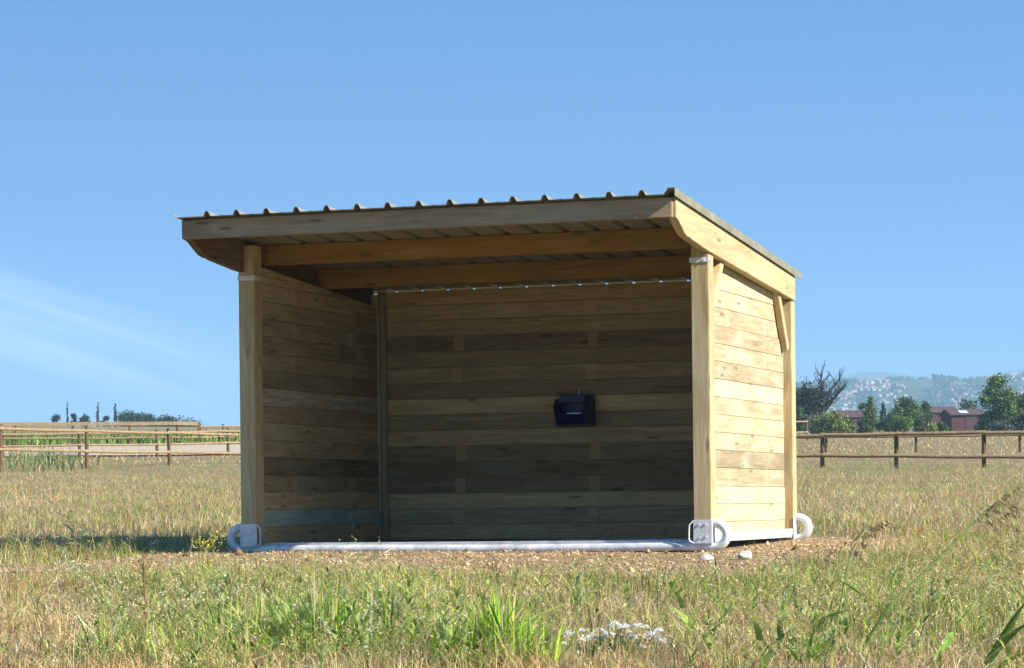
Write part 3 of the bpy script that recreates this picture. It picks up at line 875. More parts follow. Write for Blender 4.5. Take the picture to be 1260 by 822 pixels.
stalk('oat_stalk', 'slender stalk with one broad bright leaf low down, left of the corner blades', [(1145, 826), (1174, 775), (1211, 726), (1240, 700), (1262, 688)], 11.9, .0045,
      [(1174, 778, 1147, 816, .044, .0), (1176, 770, 1196, 748, .010, .004)],
      [(1212, 725, 1262, 700, 26, .012), (1228, 705, 1262, 676, 26, .014), (1234, 692, 1250, 672, 16, .012)], STEMC, (.16, .34, .035), (.5, .43, .2))
stalk('broad_grass', 'broad bladed dark green grass shoots cut off by the lower right corner', [(1212, 830), (1232, 795), (1252, 758)], 11.4, .006,
      [(1214, 822, 1264, 738, .036, .012), (1206, 826, 1268, 764, .034, .02), (1224, 826, 1272, 800, .02, .012)], [], (.14, .22, .05), (.13, .22, .04), TAN, 'grass')
stalk('thin_weed', 'thin dark weed stem left of the drooping oat stalk', [(1000, 770), (1012, 717), (1024, 671)], 13.2, .0035, [(1003, 752, 986, 730, .012, .006), (1008, 735, 1026, 722, .01, .006)], [(1014, 706, 1025, 668, 26, .010)], (.17, .14, .06), (.2, .26, .08), (.28, .22, .11), 'weed')
stalk('broad_leaf_shoot', 'bright green broad leaves beside the foot of the oat stalks', [(985, 826), (996, 800), (1006, 782)], 11.9, .0045, [(992, 812, 1024, 788, .034, .012), (988, 818, 962, 792, .02, .01), (994, 806, 1004, 764, .016, .004)], [], (.15, .24, .05), (.17, .34, .04), TAN, 'plant')
# weed stems on the left
WEED = ((.20, .19, .07), (.20, .27, .07), (.30, .26, .12))
stalk('dock_stem', 'stout rusty dock stem in the left foreground', [(181, 800), (179, 750), (177, 690)], 13.0, .0075, [(180, 770, 206, 752, .016, .012), (179, 750, 156, 738, .014, .012)], [(178, 742, 177, 690, 60, .013)], (.26, .17, .06), WEED[1], (.30, .20, .08), 'weed')
stalk('tall_weed', 'leaning thin weed stem just left of the shelter corner', [(219, 785), (228, 725), (236, 668), (243, 640)], 13.5, .0045, [(226, 740, 246, 722, .012, .01), (223, 760, 206, 744, .01, .006)], [(234, 680, 243, 640, 26, .010)], WEED[0], WEED[1], WEED[2], 'weed')
stalk('tall_weed', 'leaning weed stem with pale leaves at the far left', [(158, 810), (140, 765), (118, 718), (96, 694)], 12.8, .0048, [(112, 712, 112, 730, .016, 0), (104, 702, 126, 694, .014, .006), (130, 744, 112, 752, .016, .004), (146, 780, 166, 760, .012, .006)], [(110, 706, 78, 690, 26, .016)], WEED[0], (.42, .46, .26), (.5, .5, .3), 'weed')
stalk('tall_weed', 'short weed with grey green leaves in the brown grass at far left', [(93, 690), (92, 655), (88, 632)], 17.0, .005, [(92, 668, 62, 656, .022, .012), (92, 664, 112, 650, .022, .01), (92, 656, 76, 644, .018, .01)], [(90, 650, 87, 630, 20, .014)], WEED[0], (.28, .34, .19), WEED[2], 'weed')
stalk('tall_weed', 'upright dark weed in front of the middle of the skid', [(626, 790), (628, 740), (636, 700)], 13.6, .0045, [(627, 760, 640, 735, .014, .006)], [(629, 735, 637, 700, 24, .008)], WEED[0], WEED[1], (.28, .30, .1), 'weed')
stalk('tall_weed', 'single brown grass stem behind the white flowers', [(727, 790), (733, 745), (740, 708)], 13.6, .004, [(728, 780, 724, 745, .018, .0)], [(733, 745, 741, 704, 26, .007)], (.26, .22, .09), (.28, .33, .1), (.34, .27, .12), 'weed')

# white flower clump
def flowers():
    D = 12.9; g = ground_at(752, D); root = empty('white_flower_clump', g)
    tag(root, 'clump of fluffy white flower heads in the foreground grass', 'flowers')
    heads = [(700, 782, 11), (722, 788, 12), (748, 781, 11), (757, 769, 9), (769, 772, 9), (784, 771, 9), (738, 776, 7), (803, 783, 12), (814, 790, 10), (764, 788, 8), (733, 797, 8), (716, 776, 6), (778, 784, 7), (856, 806, 8), (846, 815, 8), (700, 814, 7), (795, 772, 6), (790, 796, 7), (824, 800, 7), (752, 812, 6), (742, 786, 9), (810, 776, 7), (774, 778, 6), (768, 798, 7), (730, 782, 7), (836, 806, 6), (693, 792, 6)]
    st = MB()
    for x, y, r in heads:
        c = at(x, y, D + rng.normal(0, .16)) - g
        st.tube([(c[0] * .6, c[1] * .6, -.01), (c[0] * .85, c[1] * .85, c[2] * .6), c], [.0026, .002, .0016], 5)
        n = 90; d = rng.normal(size=(n, 3)); d /= np.linalg.norm(d, axis=1)[:, None]; d[:, 2] = np.abs(d[:, 2]) * .8 - .15
        R = r / F * D * .8
        np_mesh('flower_head', *join([diamonds(c[None] + d * (R * rng.uniform(.45, 1.0, n))[:, None], rng.uniform(.5, 1.0, n) * R * 1.0, rng.uniform(.18, .34, n) * R, d + rng.normal(size=(n, 3)) * .3, vary((.86, .84, .78), n, .06, .02))]), GRASS, root)
    o = st.build('stems', solid_leaf((.18, .22, .07)), root)
    n = 170; a = rng.random(n) * 6.28; r = np.abs(rng.normal(0, .17, n)); b = np.stack([r * np.cos(a) * 1.4, r * np.sin(a), np.full(n, -.01)], -1)
    np_mesh('foliage', *join([blade_pack(b, rng.uniform(.06, .17, n), rng.uniform(.006, .012, n), a, np.abs(rng.normal(.5, .3, n)), a + 1.57, pal(n, BLUEG + OLIVE, [3, 3, 2, .5, 1, 1, 1], .2), 4)]), GRASS, root)
flowers()

# ------------------------------------------------------------------ fences
def fence(name, label, posts, D, hs, rails, post_r=.06, rail_r=.045, board=None, group='post and rail fences round the paddocks'):
    """posts: pixel columns; D: depth at each; hs: post height; rails: heights above ground"""
    pts = []
    for px, d in zip(posts, D):
        p = ground_at(px, d); pts.append(p)
    root = empty(name, pts[len(pts) // 2]); tag(root, label, 'fence', group)
    o = pts[len(pts) // 2]
    rr = random.Random(len(label))
    def rh(t, px, d, p): return at(px, t[1] + (t[3] - t[1]) * (px - t[0]) / (t[2] - t[0]), d)[2] - p[2]
    for k_, p in enumerate(pts):
        q = p - o; h = (hs if not isinstance(rails[0], tuple) else rh(rails[0], posts[k_], D[k_], p) + hs) * rr.uniform(.98, 1.02); lx, ly = rr.uniform(-.03, .03), rr.uniform(-.03, .03)
        MB().tube([(q[0], q[1], q[2] - .1), (q[0] + lx * .5, q[1] + ly * .5, q[2] + h * .5), (q[0] + lx, q[1] + ly, q[2] + h)], post_r, 9).build('post', FPOST, root, smooth=True)
    for k, hh in enumerate(rails):
        for j_, (a, b) in enumerate(zip(pts[:-1], pts[1:])):
            if isinstance(hh, tuple): ha, hb = rh(hh, posts[j_], D[j_], a), rh(hh, posts[j_ + 1], D[j_ + 1], b)
            else: ha = hb = hh
            a2 = a - o + np.array([0, 0, ha + rr.uniform(-.015, .015)]); b2 = b - o + np.array([0, 0, hb + rr.uniform(-.015, .015)])
            off = np.array([-FW[0], -FW[1], 0]) * (post_r + rail_r * .7)
            ext = (b2 - a2) * .02
            if board and k == 0:
                d = (b2 - a2); s = np.array([-d[1], d[0], 0]); s /= np.linalg.norm(s)
                v = []
                for e in (a2 + off, b2 + off):
                    for sx, sz in ((-.025, -board / 2), (.025, -board / 2), (.025, board / 2), (-.025, board / 2)): v.append(e + s * sx + np.array([0, 0, sz]))
                MB().add(v, [(0, 1, 2, 3), (7, 6, 5, 4), (0, 4, 5, 1), (1, 5, 6, 2), (2, 6, 7, 3), (3, 7, 4, 0)]).build('rail', FRAIL, root, .006)
            else:
                mid = (a2 + b2) / 2 + np.array([0, 0, -.012])
                MB().tube([a2 + off - ext, mid + off, b2 + off + ext], rail_r, 8).build('rail', FRAIL, root, smooth=True)
    return root
fence('paddock_fence', 'nearest two-rail wooden fence on the left, with dark posts in the dry grass', [-425, -320, -212, -105, 2, 107, 209, 309, 405, 500], [72, 75.4, 78.7, 82, 85, 88, 91.5, 95, 98, 101], .14, [(0, 527, 296, 535), (0, 553.5, 296, 557.5)])
fence('paddock_fence', 'second two-rail fence on the left, standing along the pale sand track', [-370, -280, -186, -90, 4, 98.5, 194, 281, 365, 450], [105, 106, 107, 108, 109, 110, 112, 114, 116, 118], 1.1, [.96, .50])
fence('paddock_fence', 'farthest fence on the left with a wide pale top board, before the green crop', [-60, 20, 90, 160, 219, 245], [149.5, 150, 150.5, 151, 151.5, 152], 1.28, [1.18, .42], .06, .05, .2)
fence('paddock_fence', 'low thin-railed fence on the left continuing the wide board fence toward the shelter', [247, 275, 310, 345], [153, 154, 156, 158], 1.15, [1.0, .42])
fence('paddock_fence', 'nearest two-rail wooden fence on the right, running out of the frame', [720, 820, 915, 1012, 1103, 1211, 1330, 1440, 1550, 1660], [82, 81.2, 80.5, 79.8, 79.2, 78.4, 77.6, 76.9, 76.2, 75.5], .10, [(981, 536.5, 1260, 531.5), (981, 560.5, 1260, 562)], .062, .056)
fence('paddock_fence', 'second thinner fence on the right seen through the rails of the nearest one', [770, 890, 1017, 1128, 1256, 1370, 1490, 1610], [109, 108, 107, 106.2, 105.2, 104.2, 103.2, 102.2], .12, [(981, 538.5, 1260, 535), (981, 559, 1260, 558)], .05, .04)
fence('paddock_fence', 'short pale fence end showing just behind the back corner of the shelter', [940, 967, 994], [152, 154, 156], 1.2, [1.08, .5])

# green crop behind the left fences
def crop():
    n = 9000
    D = 151 + rng.random(n) ** 1.5 * 60; L = rng.uniform(-75, 14, n)
    xy = CAM[:2][None] + FW[None] * D[:, None] + RT[None] * L[:, None]; x, y = xy.T
    pk = [blade_pack(np.stack([x, y, terr(x, y)], -1), rng.uniform(.45, 1.0, n) * (.6 + .8 * fbm(x * .2, y * .2, 4, 2)), rng.uniform(.06, .14, n), rng.random(n) * 6.28, np.abs(rng.normal(.5, .3, n)), rng.random(n) * 6.28, pal(n, [(.13, .22, .035), (.20, .30, .05), (.09, .15, .03), (.30, .36, .09)], [3, 3, 2, 1.4], .25), 3)]
    tag(np_mesh('green_crop', *join(pk), GRASS), kind='stuff')
crop()
# tall weeds standing before the nearest left fence
def weeds():
    n = 420
    D = rng.uniform(83, 108, n); px = rng.normal(45, 30, n); L = (px - 630) / F * D
    xy = CAM[:2][None] + FW[None] * D[:, None] + RT[None] * L[:, None]; x, y = xy.T
    pk = [blade_pack(np.stack([x, y, terr(x, y)], -1), rng.uniform(.3, .8, n), rng.uniform(.02, .05, n), rng.random(n) * 6.28, np.abs(rng.normal(.45, .3, n)), rng.random(n) * 6.28, pal(n, BLUEG + OLIVE, [3, 2, 3, .4, 1, 1, 1], .25), 3)]
    tag(np_mesh('fence_weeds', *join(pk), GRASS), kind='stuff')
weeds()

# ------------------------------------------------------------------ trees
def tree(name, label, px, base_py, top_py, wpx, D, kind, cols, n=1500, leaf=.35, cat='tree', group=None, trunkfrac=.25, blobs=9, gap=.25):
    b = at(px, base_py, D); t = at(px, top_py, D); g = gz(b[0], b[1])
    z0 = g; H = t[2] - z0; R = wpx / F * D / 2
    root = empty(name, (b[0], b[1], z0)); tag(root, label, cat, group or ('trees of the left skyline' if px < 600 else 'trees and bushes behind the right fence'))
    rr = random.Random(int(px * 7 + D))
    C = []
    if kind == 'round':
        for k in range(blobs):
            a = rr.uniform(0, 6.28); q = rr.uniform(.15, .62)
            hz = rr.uniform(trunkfrac, .86)
            C.append((math.cos(a) * q * R, math.sin(a) * q * R, hz * H, R * rr.uniform(.38, .6) * (1.1 - .5 * abs(hz - .5))))
        C.append((0, 0, H * .84, R * .5)); C.append((0, 0, H * .55, R * .6))
    elif kind == 'slim':
        for k in range(blobs): 
            f = k / (blobs - 1); C.append((rr.uniform(-.2, .2) * R, rr.uniform(-.2, .2) * R, H * (trunkfrac + (1 - trunkfrac) * f * .95), R * (.95 - .7 * f) * rr.uniform(.7, 1.15)))
    elif kind == 'bush':
        for k in range(blobs + 6):
            a = rr.uniform(0, 6.28); q = rr.uniform(0, .7)
            r = min(R * rr.uniform(.3, .5), H * .4); C.append((math.cos(a) * q * R, math.sin(a) * q * R, max(.15 * H, (1 - .75 * rr.random() ** 1.5) * H * (1.02 - .25 * q * q) - r * .8), r))
    n = int(n * (2.2 if kind != 'round' else 1.8)); leaf = leaf * (1.25 if D > 550 else 1.1)
    C = np.array(C); m = len(C); w = C[:, 3] ** 2; k = rng.choice(m, n, p=w / w.sum())
    d = rng.normal(size=(n, 3)); d /= np.linalg.norm(d, axis=1)[:, None]
    rad = C[k, 3] * (1 - gap * rng.random(n) ** 1.2 * 2.2) * (1 + .22 * rng.normal(size=n))
    zs = .8 if kind != 'slim' else max(2.2, 1.9 * H / (blobs * R))
    p = C[k, :3] + d * np.array([1, 1, zs])[None] * np.abs(rad)[:, None]
    p = p[(p[:, 2] > .03 * H) & (p[:, 2] < H * 1.03)]; n = len(p)
    dv = rng.normal(size=(n, 3)); dv /= np.linalg.norm(dv, axis=1)[:, None]
    ctone = rng.normal(1, .22, m)[k][:n, None]
    c = pal(n, cols, np.ones(len(cols)), .22) * np.clip(ctone, .5, 1.6)
    np_mesh('crown', *join([diamonds(p, rng.uniform(.6, 1.3, n) * leaf, rng.uniform(.4, .8, n) * leaf, dv, np.clip(c, .006, .6))]), LEAF, root)
    tr = MB(); tw = max(.05, R * .07)
    tr.tube([(0, 0, -.4), (rr.uniform(-.1, .1) * R, 0, H * .35), (rr.uniform(-.1, .1) * R, 0, H * .7)], [tw * 1.3, tw, tw * .45], 8)
    for q in C[:6]:
        tr.tube([(0, 0, H * .28), (q[0] * .5, q[1] * .5, (H * .3 + q[2]) / 2), (q[0], q[1], q[2])], [tw * .6, tw * .4, tw * .15], 6)
    tr.build('trunk', BARK, root, smooth=True)
    return root
DKG = [(.018, .032, .016), (.028, .045, .02), (.038, .058, .022)]
MDG = [(.06, .105, .028), (.09, .145, .035), (.04, .072, .022)]
BRG = [(.14, .23, .04), (.19, .28, .05), (.09, .155, .03)]
YLG = [(.17, .19, .035), (.11, .14, .03), (.20, .22, .05)]
GRY = [(.16, .17, .13), (.10, .11, .08), (.24, .24, .20)]
# left skyline
DLt = 620
tree('dark_tree', 'small round dark tree at the left end of the skyline clump', 70, 526, 504, 19, DLt, 'round', DKG, 700, .45)
tree('cypress_tree', 'slim dark spire tree rising beside the small round tree on the left skyline', 83, 526, 497, 5, DLt, 'slim', DKG, 420, .35)
tree('dark_tree', 'small dark tree with a thin pointed top, just right of the slim spire', 90.5, 526, 501, 11, DLt, 'round', DKG, 500, .42)
tree('hedge_bush', 'low dark hedge bush between the pointed tree and the tallest spire', 106, 527, 509, 20, DLt, 'bush', DKG, 600, .42, 'bush')
tree('poplar_tree', 'tallest thin poplar standing alone above the left skyline', 120.5, 527, 493, 7, DLt, 'slim', DKG, 460, .36, trunkfrac=.12)
tree('dark_tree', 'dark tree in front of the broad wood, right of the lone poplar', 131, 527, 506, 15, DLt, 'round', DKG, 600, .42)
tree('cypress_tree', 'pointed dark tree at the left edge of the broad wood', 142, 527, 497, 8, DLt, 'slim', DKG, 500, .4)
tree('broad_tree', 'broad dark crown, tallest part of the wood on the left skyline', 158, 528, 501, 36, 660, 'round', DKG + MDG, 1500, .5, blobs=20, trunkfrac=.6)
tree('broad_tree', 'broad dark crown in the middle of the left skyline wood', 181, 528, 504, 34, 660, 'round', DKG + MDG, 1500, .5, blobs=20, trunkfrac=.6)
tree('broad_tree', 'lower broad crown where the left skyline wood slopes down', 205, 529, 506, 36, 660, 'round', DKG + MDG, 1500, .5, blobs=20, trunkfrac=.6)
tree('hedge_bush', 'last low bush at the right end of the left skyline wood', 230, 530, 510, 40, 660, 'bush', DKG, 1200, .45, 'bush', blobs=12)
# right background
tree('dark_tree', 'dense dark evergreen tree against the back corner of the shelter', 990, 533, 478, 58, 330, 'round', DKG, 2200, .3, blobs=12)
def bare_tree():
    D = 331; b = at(1004, 528, D); root = empty('bare_tree', (b[0], b[1], gz(b[0], b[1]))); tag(root, 'half dead tree with bare twisting branches above the dark evergreen', 'tree')
    o = np.array([b[0], b[1], gz(b[0], b[1])]); m = MB()
    rr = random.Random(5)
    def br(p, d, L, r, lev):
        q = [p]; c = np.array(p)
        for k in range(4):
            d = d + np.array([rr.uniform(-.28, .28), rr.uniform(-.28, .28), rr.uniform(-.15, .2)]); d /= np.linalg.norm(d)
            c = c + d * L / 4; q.append(c.copy())
            if lev < 3 and k >= 1:
                for _ in range(2 if lev < 2 else 1):
                    dd = d + np.array([rr.uniform(-.9, .9), rr.uniform(-.6, .6), rr.uniform(-.2, .6)]); dd /= np.linalg.norm(dd)
                    br(c.copy(), dd, L * .55, r * .55, lev + 1)
        m.tube(q, [r, r * .85, r * .7, r * .55, r * .4], 5)
    br(np.array([0, 0, -.3]), np.array([0.05, 0, 1.]), 4.6, .26, 0)
    br(np.array([0, 0, 1.2]), np.array([.6, 0, .8]), 3.6, .16, 1)
    br(np.array([0, 0, 1.8]), np.array([-.4, 0, .9]), 3.4, .16, 1)
    m.build('branches', DBARK, root, smooth=True)
    n = 1500; a = rng.random(n) * 6.28
    p = np.stack([rng.normal(-.5, 1.1, n), rng.normal(0, 1.0, n), rng.normal(3.9, .9, n)], -1)
    np_mesh('crown', *join([diamonds(p, rng.uniform(.2, .4, n), rng.uniform(.12, .22, n), rng.normal(size=(n, 3)), pal(n, DKG, [1, 1, 1], .2))]), LEAF, root)
bare_tree()
tree('pale_shrub', 'grey flowering shrub at the foot of the dark evergreen', 990, 529, 512, 26, 310, 'bush', GRY, 900, .22, 'bush')
tree('green_bush', 'wide yellow green bush in front of the first red barn', 1022, 531, 507, 50, 300, 'bush', YLG + BRG[:1], 1900, .24, 'bush', blobs=14)
tree('green_bush', 'small dark bush right of the wide yellow green bush', 1062, 531, 514, 24, 305, 'bush', MDG + DKG[:1], 900, .22, 'bush')
tree('young_tree', 'young bright yellow green tree beside the first red barn', 1071, 530, 489, 19, 320, 'slim', BRG + YLG, 1100, .24, trunkfrac=.3)
tree('dark_tree', 'small dark round tree behind the young bright tree', 1062, 520, 493, 14, 420, 'round', MDG, 600, .3)
tree('dark_tree', 'thin dark tree between the young bright tree and the big green bush', 1087, 522, 496, 10, 400, 'slim', DKG + MDG, 600, .28)
tree('green_bush', 'dark low bush in the gap right of the young bright tree', 1088, 531, 512, 22, 300, 'bush', DKG + MDG, 800, .22, 'bush')
tree('green_tree', 'tall bushy green tree in the middle of the right background', 1116, 529, 489, 40, 360, 'round', MDG + BRG[:1], 1700, .3, blobs=12)
tree('green_bush', 'bright green bush below the bushy green tree', 1108, 531, 510, 32, 298, 'bush', BRG, 1300, .22, 'bush', blobs=12)
tree('dark_tree', 'dark green crown left of the farther red barn', 1138, 525, 493, 26, 410, 'round', DKG + MDG, 1100, .3)
tree('green_bush', 'olive bush in front of the farther red barn', 1130, 531, 512, 26, 300, 'bush', MDG + YLG[:1], 1000, .22, 'bush')
tree('green_bush', 'rounded olive bush standing before the nearer red barn', 1160, 531, 518, 18, 300, 'bush', YLG + MDG, 700, .2, 'bush')
tree('green_tree', 'flat topped green tree behind the red barns', 1186, 512, 487, 30, 520, 'round', MDG + DKG[:1], 1000, .38, trunkfrac=.1)
tree('big_tree', 'largest leafy tree of the right background, rising above the hills', 1229, 532, 457, 50, 300, 'round', MDG + BRG[:2] + DKG[:1], 3600, .27, blobs=16, gap=.3)
tree('green_bush', 'small leafy bush between the nearer barn and the largest tree', 1207, 531, 512, 18, 302, 'bush', BRG + YLG, 700, .2, 'bush')
tree('pale_shrub', 'grey shrub under the largest tree', 1232, 532, 515, 34, 285, 'bush', GRY + DKG, 900, .2, 'bush')
tree('green_tree', 'olive tree cut off by the frame, right of the largest tree', 1262, 530, 484, 34, 330, 'round', YLG + MDG, 1500, .3)
tree('green_bush', 'dark bush at the frame edge below the olive tree', 1258, 532, 509, 30, 290, 'bush', DKG + MDG, 1000, .22, 'bush')
for k, px in enumerate((1290, 1325, 1362)):
    tree('green_tree', ('first', 'second', 'third')[k] + ' green tree of the row outside the frame', px, 531, 482 + 6 * k, 40, 330, 'round', MDG + BRG[:1], 1100, .32)

for lab, px, top, w, d, cc in (
    ('dark bush touching the back corner of the shelter, behind the right fence', 984, 500, 22, 306, MDG),
    ('low green hedge bush between the grey shrub and the yellow green bush', 1004, 515, 22, 303, MDG + YLG[:1]),
    ('rounded green bush at the right end of the yellow green bush', 1044, 514, 22, 302, YLG + MDG),
    ('dense green bush left of the bushy green tree', 1098, 506, 22, 320, MDG + BRG[:1]),
    ('leafy green bush right of the bushy green tree', 1138, 507, 26, 322, MDG + BRG[:1]),
    ('yellowish low bush under the gap between the red barns', 1148, 519, 18, 299, YLG),
    ('scrubby green bush just left of the largest tree', 1214, 505, 20, 312, MDG + YLG[:1]),
    ('spreading bush right of the largest tree trunk', 1246, 506, 26, 308, MDG + DKG[:1])):
    tree('green_bush', lab, px, 531, top, w, d, 'bush', cc, 800, .22, 'bush', blobs=11)

# ------------------------------------------------------------------ barns
def barn(label, px0, px1, base_py, eave_py, ridge_py, D, pale=False):
    a, b = at(px0, base_py, D), at(px1, base_py, D); g = gz(a[0], a[1])
    L = np.linalg.norm(b[:2] - a[:2]); e = at(px0, eave_py, D)[2] - g; r = at(px0, ridge_py, D)[2] - g
    root = empty('red_barn', (a[0], a[1], g), YAW + .12); tag(root, label, 'barn', 'red barns in the distance')
    dp = 5.5
    MB().prism_x(0, L, [(0, -.3), (dp, -.3), (dp, e), (dp / 2, r - .06), (0, e)]).build('wall', BARNW, root)
    m = MB(); o = .3
    for y0, z0, y1, z1 in ((-o, e - .1, dp / 2, r), (dp / 2, r, dp + o, e - .1)):
        m.add([(-.25, y0, z0), (L + .25, y0, z0), (L + .25, y1, z1), (-.25, y1, z1), (-.25, y0, z0 + .1), (L + .25, y0, z0 + .1), (L + .25, y1, z1 + .1), (-.25, y1, z1 + .1)],
              [(0, 3, 2, 1), (4, 5, 6, 7), (0, 1, 5, 4), (1, 2, 6, 5), (2, 3, 7, 6), (3, 0, 4, 7)])
    rf = m.build('roof', BARNR, root)
    if pale:
        s = (r - e + .1) / (dp / 2 + o)
        f = lambda y: e - .1 + s * (y + o) + .112
        MB().add([(L * .3, .5, f(.5)), (L * .55, .5, f(.5)), (L * .55, dp * .36, f(dp * .36)), (L * .3, dp * .36, f(dp * .36))], [(0, 1, 2, 3)]).build('skylight', BARNP, rf)
    d = MB().box(L * .42, L * .42 + 1.5, -.05, -.003, -.2, min(e - .25, 2.0)).build('door', plain('dark barn door', (.05, .02, .02), (.07, .03, .03), 2), root)
    return root
barn('low dark red barn half hidden behind the yellow green bush', 1034, 1063, 524, 513, 505, 400)
barn('nearer dark red barn with a pale roof patch, left of the largest tree', 1171, 1213, 522, 510, 503.5, 380, True)
barn('farther dark red barn with a low brown roof behind the nearer one', 1147, 1180, 517, 507, 500, 470)

# ------------------------------------------------------------------ far hills
def hz(x, y, prof, D0, depth):
    dx = x - CAM[0]; dy = y - CAM[1]
    D = dx * FW[0] + dy * FW[1]; L = dx * RT[0] + dy * RT[1]
    u = L / D0 * F + 630
    s = np.interp(u, [p[0] for p in prof], [p[1] for p in prof])
    # crest height in photo rows -> metres at the crest depth
    hor = 411 + V0 - (u - 630) * ROLL
    top = CAM[2] + (hor - s) / F * D0
    t = np.clip((D - (D0 - depth)) / depth, 0, 1); back = np.clip((D - D0) / depth, 0, 1)
    sh = (t * t * (3 - 2 * t)) ** .8 * (1 - back)
    return np.maximum(top, 0) * sh + (fbm(x * .004, y * .004, 9, 4) - .5) * np.maximum(top, 0) * .07 * sh - 6 * (1 - sh)
P1 = [(300, 640), (560, 560), (760, 505), (900, 478), (985, 476), (1010, 474), (1050, 471), (1090, 470), (1130, 468), (1160, 475), (1175, 473), (1200, 468), (1235, 465), (1275, 461), (1400, 455), (1700, 470), (2200, 500)]
P2_ = [(200, 660), (600, 560), (880, 480), (985, 476), (1015, 466), (1045, 460), (1060, 458), (1085, 458), (1102, 460), (1118, 465), (1150, 467), (1190, 465), (1215, 462), (1240, 456), (1275, 451), (1400, 445), (1700, 450), (2200, 480)]
f1 = lambda x, y: hz(x, y, P1, 4000, 1500)
f2 = lambda x, y: hz(x, y, P2_, 8300, 1800)
tag(grid_mesh('hills', np.linspace(2450, 5600, 70), np.linspace(-900, 1900, 120), f1, HILLM), kind='structure')
tag(grid_mesh('hills', np.linspace(6400, 10200, 40), np.linspace(-1800, 4200, 120), f2, HILLM), kind='structure')

def town():
    n = 1100; mb = MB(); rb = MB(); k = 0
    pk = []
    boxes_v = []; 
    cols = []; V = []; Lp = []; St = []
    for i in range(n):
        D = rng.uniform(3000, 3980); u = rng.uniform(960, 1300)
        cl = float(fbm(u * .03, D * .004, 21, 3))
        if cl < .42: continue
        L = (u - 630) / F * D; x, y = dl(D, L); z = float(f1(x, y))
        w, d, h = rng.uniform(3, 7.5), rng.uniform(3, 5), rng.uniform(1.6, 2.8); a = rng.uniform(0, 3.14)
        ca, sa = math.cos(a), math.sin(a)
        def T(px, py, pz): return (x + px * ca - py * sa, y + px * sa + py * ca, z + pz)
        b = len(V); c = random.choice([(.42, .41, .39), (.5, .49, .47), (.34, .30, .26), (.38, .34, .3)]); r = random.choice([(.30, .14, .09), (.36, .2, .13), (.4, .33, .27)])
        v = [T(sx * w / 2, sy * d / 2, zz) for zz in (-3, h) for sx, sy in ((-1, -1), (1, -1), (1, 1), (-1, 1))]
        V += v; cols += [c] * 8
        for q in ((0, 1, 5, 4), (1, 2, 6, 5), (2, 3, 7, 6), (3, 0, 4, 7)): St.append(len(Lp)); Lp += [b + j for j in q]
        b = len(V); V += [T(-w / 2 - .4, -d / 2 - .4, h), T(w / 2 + .4, -d / 2 - .4, h), T(w / 2 + .4, d / 2 + .4, h), T(-w / 2 - .4, d / 2 + .4, h), T(-w / 2 - .4, 0, h + .9), T(w / 2 + .4, 0, h + .9)]; cols += [r] * 6
        for q in ((0, 1, 5, 4), (2, 3, 4, 5), (1, 2, 5), (3, 0, 4)): St.append(len(Lp)); Lp += [b + j for j in q]
    tag(np_mesh('hillside_town', np.array(V), np.array(Lp), np.array(St), np.array(cols), GRASS_OP), kind='stuff')
    # tree clumps on the slope
    n = 26000; D = rng.uniform(2700, 4000, n); u = rng.uniform(900, 1360, n)
    kk = fbm(u * .05, D * .006, 41, 3) > .5; D, u = D[kk], u[kk]; L = (u - 630) / F * D
    x = CAM[0] + FW[0] * D + RT[0] * L; y = CAM[1] + FW[1] * D + RT[1] * L; z = f1(x, y) + rng.uniform(0, 4.5, len(x)); m = len(x)
    dv = rng.normal(size=(m, 3)); dv /= np.linalg.norm(dv, axis=1)[:, None]
    tag(np_mesh('hillside_wood', *join([diamonds(np.stack([x, y, z], -1), rng.uniform(3.5, 7, m), rng.uniform(3, 5, m), dv, pal(m, DKG + MDG, np.ones(6), .2))]), LEAF), kind='stuff')
town()

# ------------------------------------------------------------------ air
def haze():
    m = MB().box(-16000, 16000, -14000, 18000, -9.0, 475)
    z = N('haze air')
    v = z.n('ShaderNodeVolumePrincipled'); v.inputs['Color'].default_value = (.48, .78, 1.0, 1); v.inputs['Density'].default_value = HAZE; v.inputs['Anisotropy'].default_value = 0
    z.l(v.outputs[0], z.out.inputs['Volume'])
    tag(m.build('haze', z.m), kind='stuff')
HAZE = 2.1e-4
haze()

# ------------------------------------------------------------------ light
SUN = Vector((1, -.185, .66)).normalized()
el = math.asin(SUN.z); az = math.atan2(SUN.x, SUN.y)
ld = bpy.data.lights.new('sun', 'SUN'); ld.energy = 5.0; ld.angle = math.radians(.5); ld.color = (1, .955, .87)
lo = bpy.data.objects.new('sun', ld); COL.objects.link(lo); lo.rotation_euler = SUN.to_track_quat('Z', 'Y').to_euler()
wd = bpy.data.worlds.new('World'); S.world = wd; wd.use_nodes = True
t = wd.node_tree; t.nodes.clear()
def wn(typ, **k):
    q = t.nodes.new(typ)
    for a, b in k.items(): setattr(q, a, b)
    return q
out = wn('ShaderNodeOutputWorld'); bg = wn('ShaderNodeBackground'); bg.inputs[1].default_value = .145
sky = wn('ShaderNodeTexSky'); sky.sky_type = 'NISHITA'; sky.sun_disc = False; sky.sun_elevation = el; sky.sun_rotation = az
sky.air_density = 1.0; sky.dust_density = .1; sky.ozone_density = 2.0; sky.altitude = 200
tc = wn('ShaderNodeTexCoord'); mp = wn('ShaderNodeMapping'); mp.vector_type = 'POINT'; mp.inputs['Scale'].default_value = (1, 1, 9); mp.inputs['Location'].default_value = (0, 0, .0)
nv = wn('ShaderNodeVectorMath', operation='NORMALIZE')
t.links.new(tc.outputs['Generated'], mp.inputs[0]); t.links.new(mp.outputs[0], nv.inputs[0]); t.links.new(nv.outputs[0], sky.inputs[0])
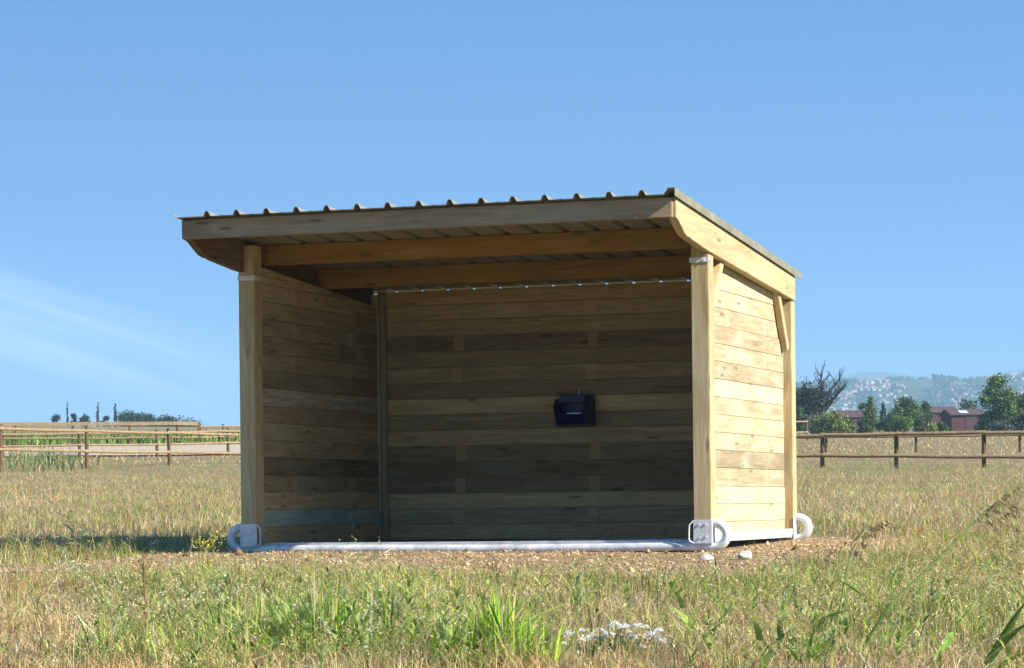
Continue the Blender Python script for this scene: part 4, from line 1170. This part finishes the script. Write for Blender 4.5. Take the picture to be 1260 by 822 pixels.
# faint cirrus low on the left
cm = wn('ShaderNodeMapping'); cm.inputs['Rotation'].default_value = (0, .0, YAW); cm.inputs['Scale'].default_value = (1, 1, 1)
sep = wn('ShaderNodeSeparateXYZ'); t.links.new(tc.outputs['Generated'], sep.inputs[0])
def wm(op, a, b=0., c=None):
    q = wn('ShaderNodeMath', operation=op)
    for x, s in zip((a, b, c), q.inputs):
        if x is None: continue
        if isinstance(x, (int, float)): s.default_value = x
        else: t.links.new(x, s)
    return q.outputs[0]
# horizontal angle to the right of the view axis, elevation
hx = wm('ADD', wm('MULTIPLY', sep.outputs[0], float(RT[0])), wm('MULTIPLY', sep.outputs[1], float(RT[1])))
hz_ = sep.outputs[2]
band = wm('ADD', hz_, wm('MULTIPLY', hx, .30))
cv = wn('ShaderNodeCombineXYZ'); t.links.new(wm('MULTIPLY', hx, 9.), cv.inputs[0]); t.links.new(wm('MULTIPLY', band, 120.), cv.inputs[1])
ns = wn('ShaderNodeTexNoise'); ns.inputs['Scale'].default_value = 1.; ns.inputs['Detail'].default_value = 6; ns.inputs['Roughness'].default_value = .5; ns.inputs['Distortion'].default_value = .5
t.links.new(cv.outputs[0], ns.inputs[0])
def bump(v, c, w):
    d = wm('DIVIDE', wm('SUBTRACT', v, c), w); return wm('POWER', 2.718, wm('MULTIPLY', wm('MULTIPLY', d, d), -1.))
cl = wm('MULTIPLY', wm('MULTIPLY', bump(band, .012, .016), bump(hx, -.16, .075)), wm('MULTIPLY_ADD', ns.outputs[0], 2.2, -.68))
cl = wm('MINIMUM', wm('MAXIMUM', wm('MULTIPLY', cl, .5), 0.), .6)
mx = wn('ShaderNodeMix'); mx.data_type = 'RGBA'; t.links.new(cl, mx.inputs[0]); hs = wn('ShaderNodeHueSaturation'); hs.inputs['Saturation'].default_value = 1.35; t.links.new(sky.outputs[0], hs.inputs['Color']); t.links.new(hs.outputs[0], mx.inputs[6]); mx.inputs[7].default_value = (7.5, 8.2, 9.2, 1)
t.links.new(mx.outputs[2], bg.inputs[0]); t.links.new(bg.outputs[0], out.inputs[0])

# ------------------------------------------------------------------ camera
cd = bpy.data.cameras.new('camera'); co = bpy.data.objects.new('camera', cd); COL.objects.link(co); S.camera = co
co.location = CAM.tolist()
co.matrix_world = Matrix.Translation(Vector(CAM.tolist())) @ Matrix.Rotation(YAW, 4, 'Z') @ Matrix.Rotation(math.pi / 2, 4, 'X') @ Matrix.Rotation(-ROLL, 4, 'Z')
cd.sensor_fit = 'HORIZONTAL'; cd.sensor_width = 36; cd.lens = 36 * F / 1260
cd.shift_x = -V0 * math.sin(ROLL) / 1260; cd.shift_y = V0 * math.cos(ROLL) / 1260
cd.clip_start = .1; cd.clip_end = 60000

S.view_settings.view_transform = 'Standard'; S.view_settings.look = 'None'
S.view_settings.exposure = 1.18; S.view_settings.gamma = 1
S.cycles.max_bounces = 8; S.cycles.diffuse_bounces = 6; S.cycles.transmission_bounces = 4; S.cycles.volume_bounces = 0
S.cycles.use_denoising = True
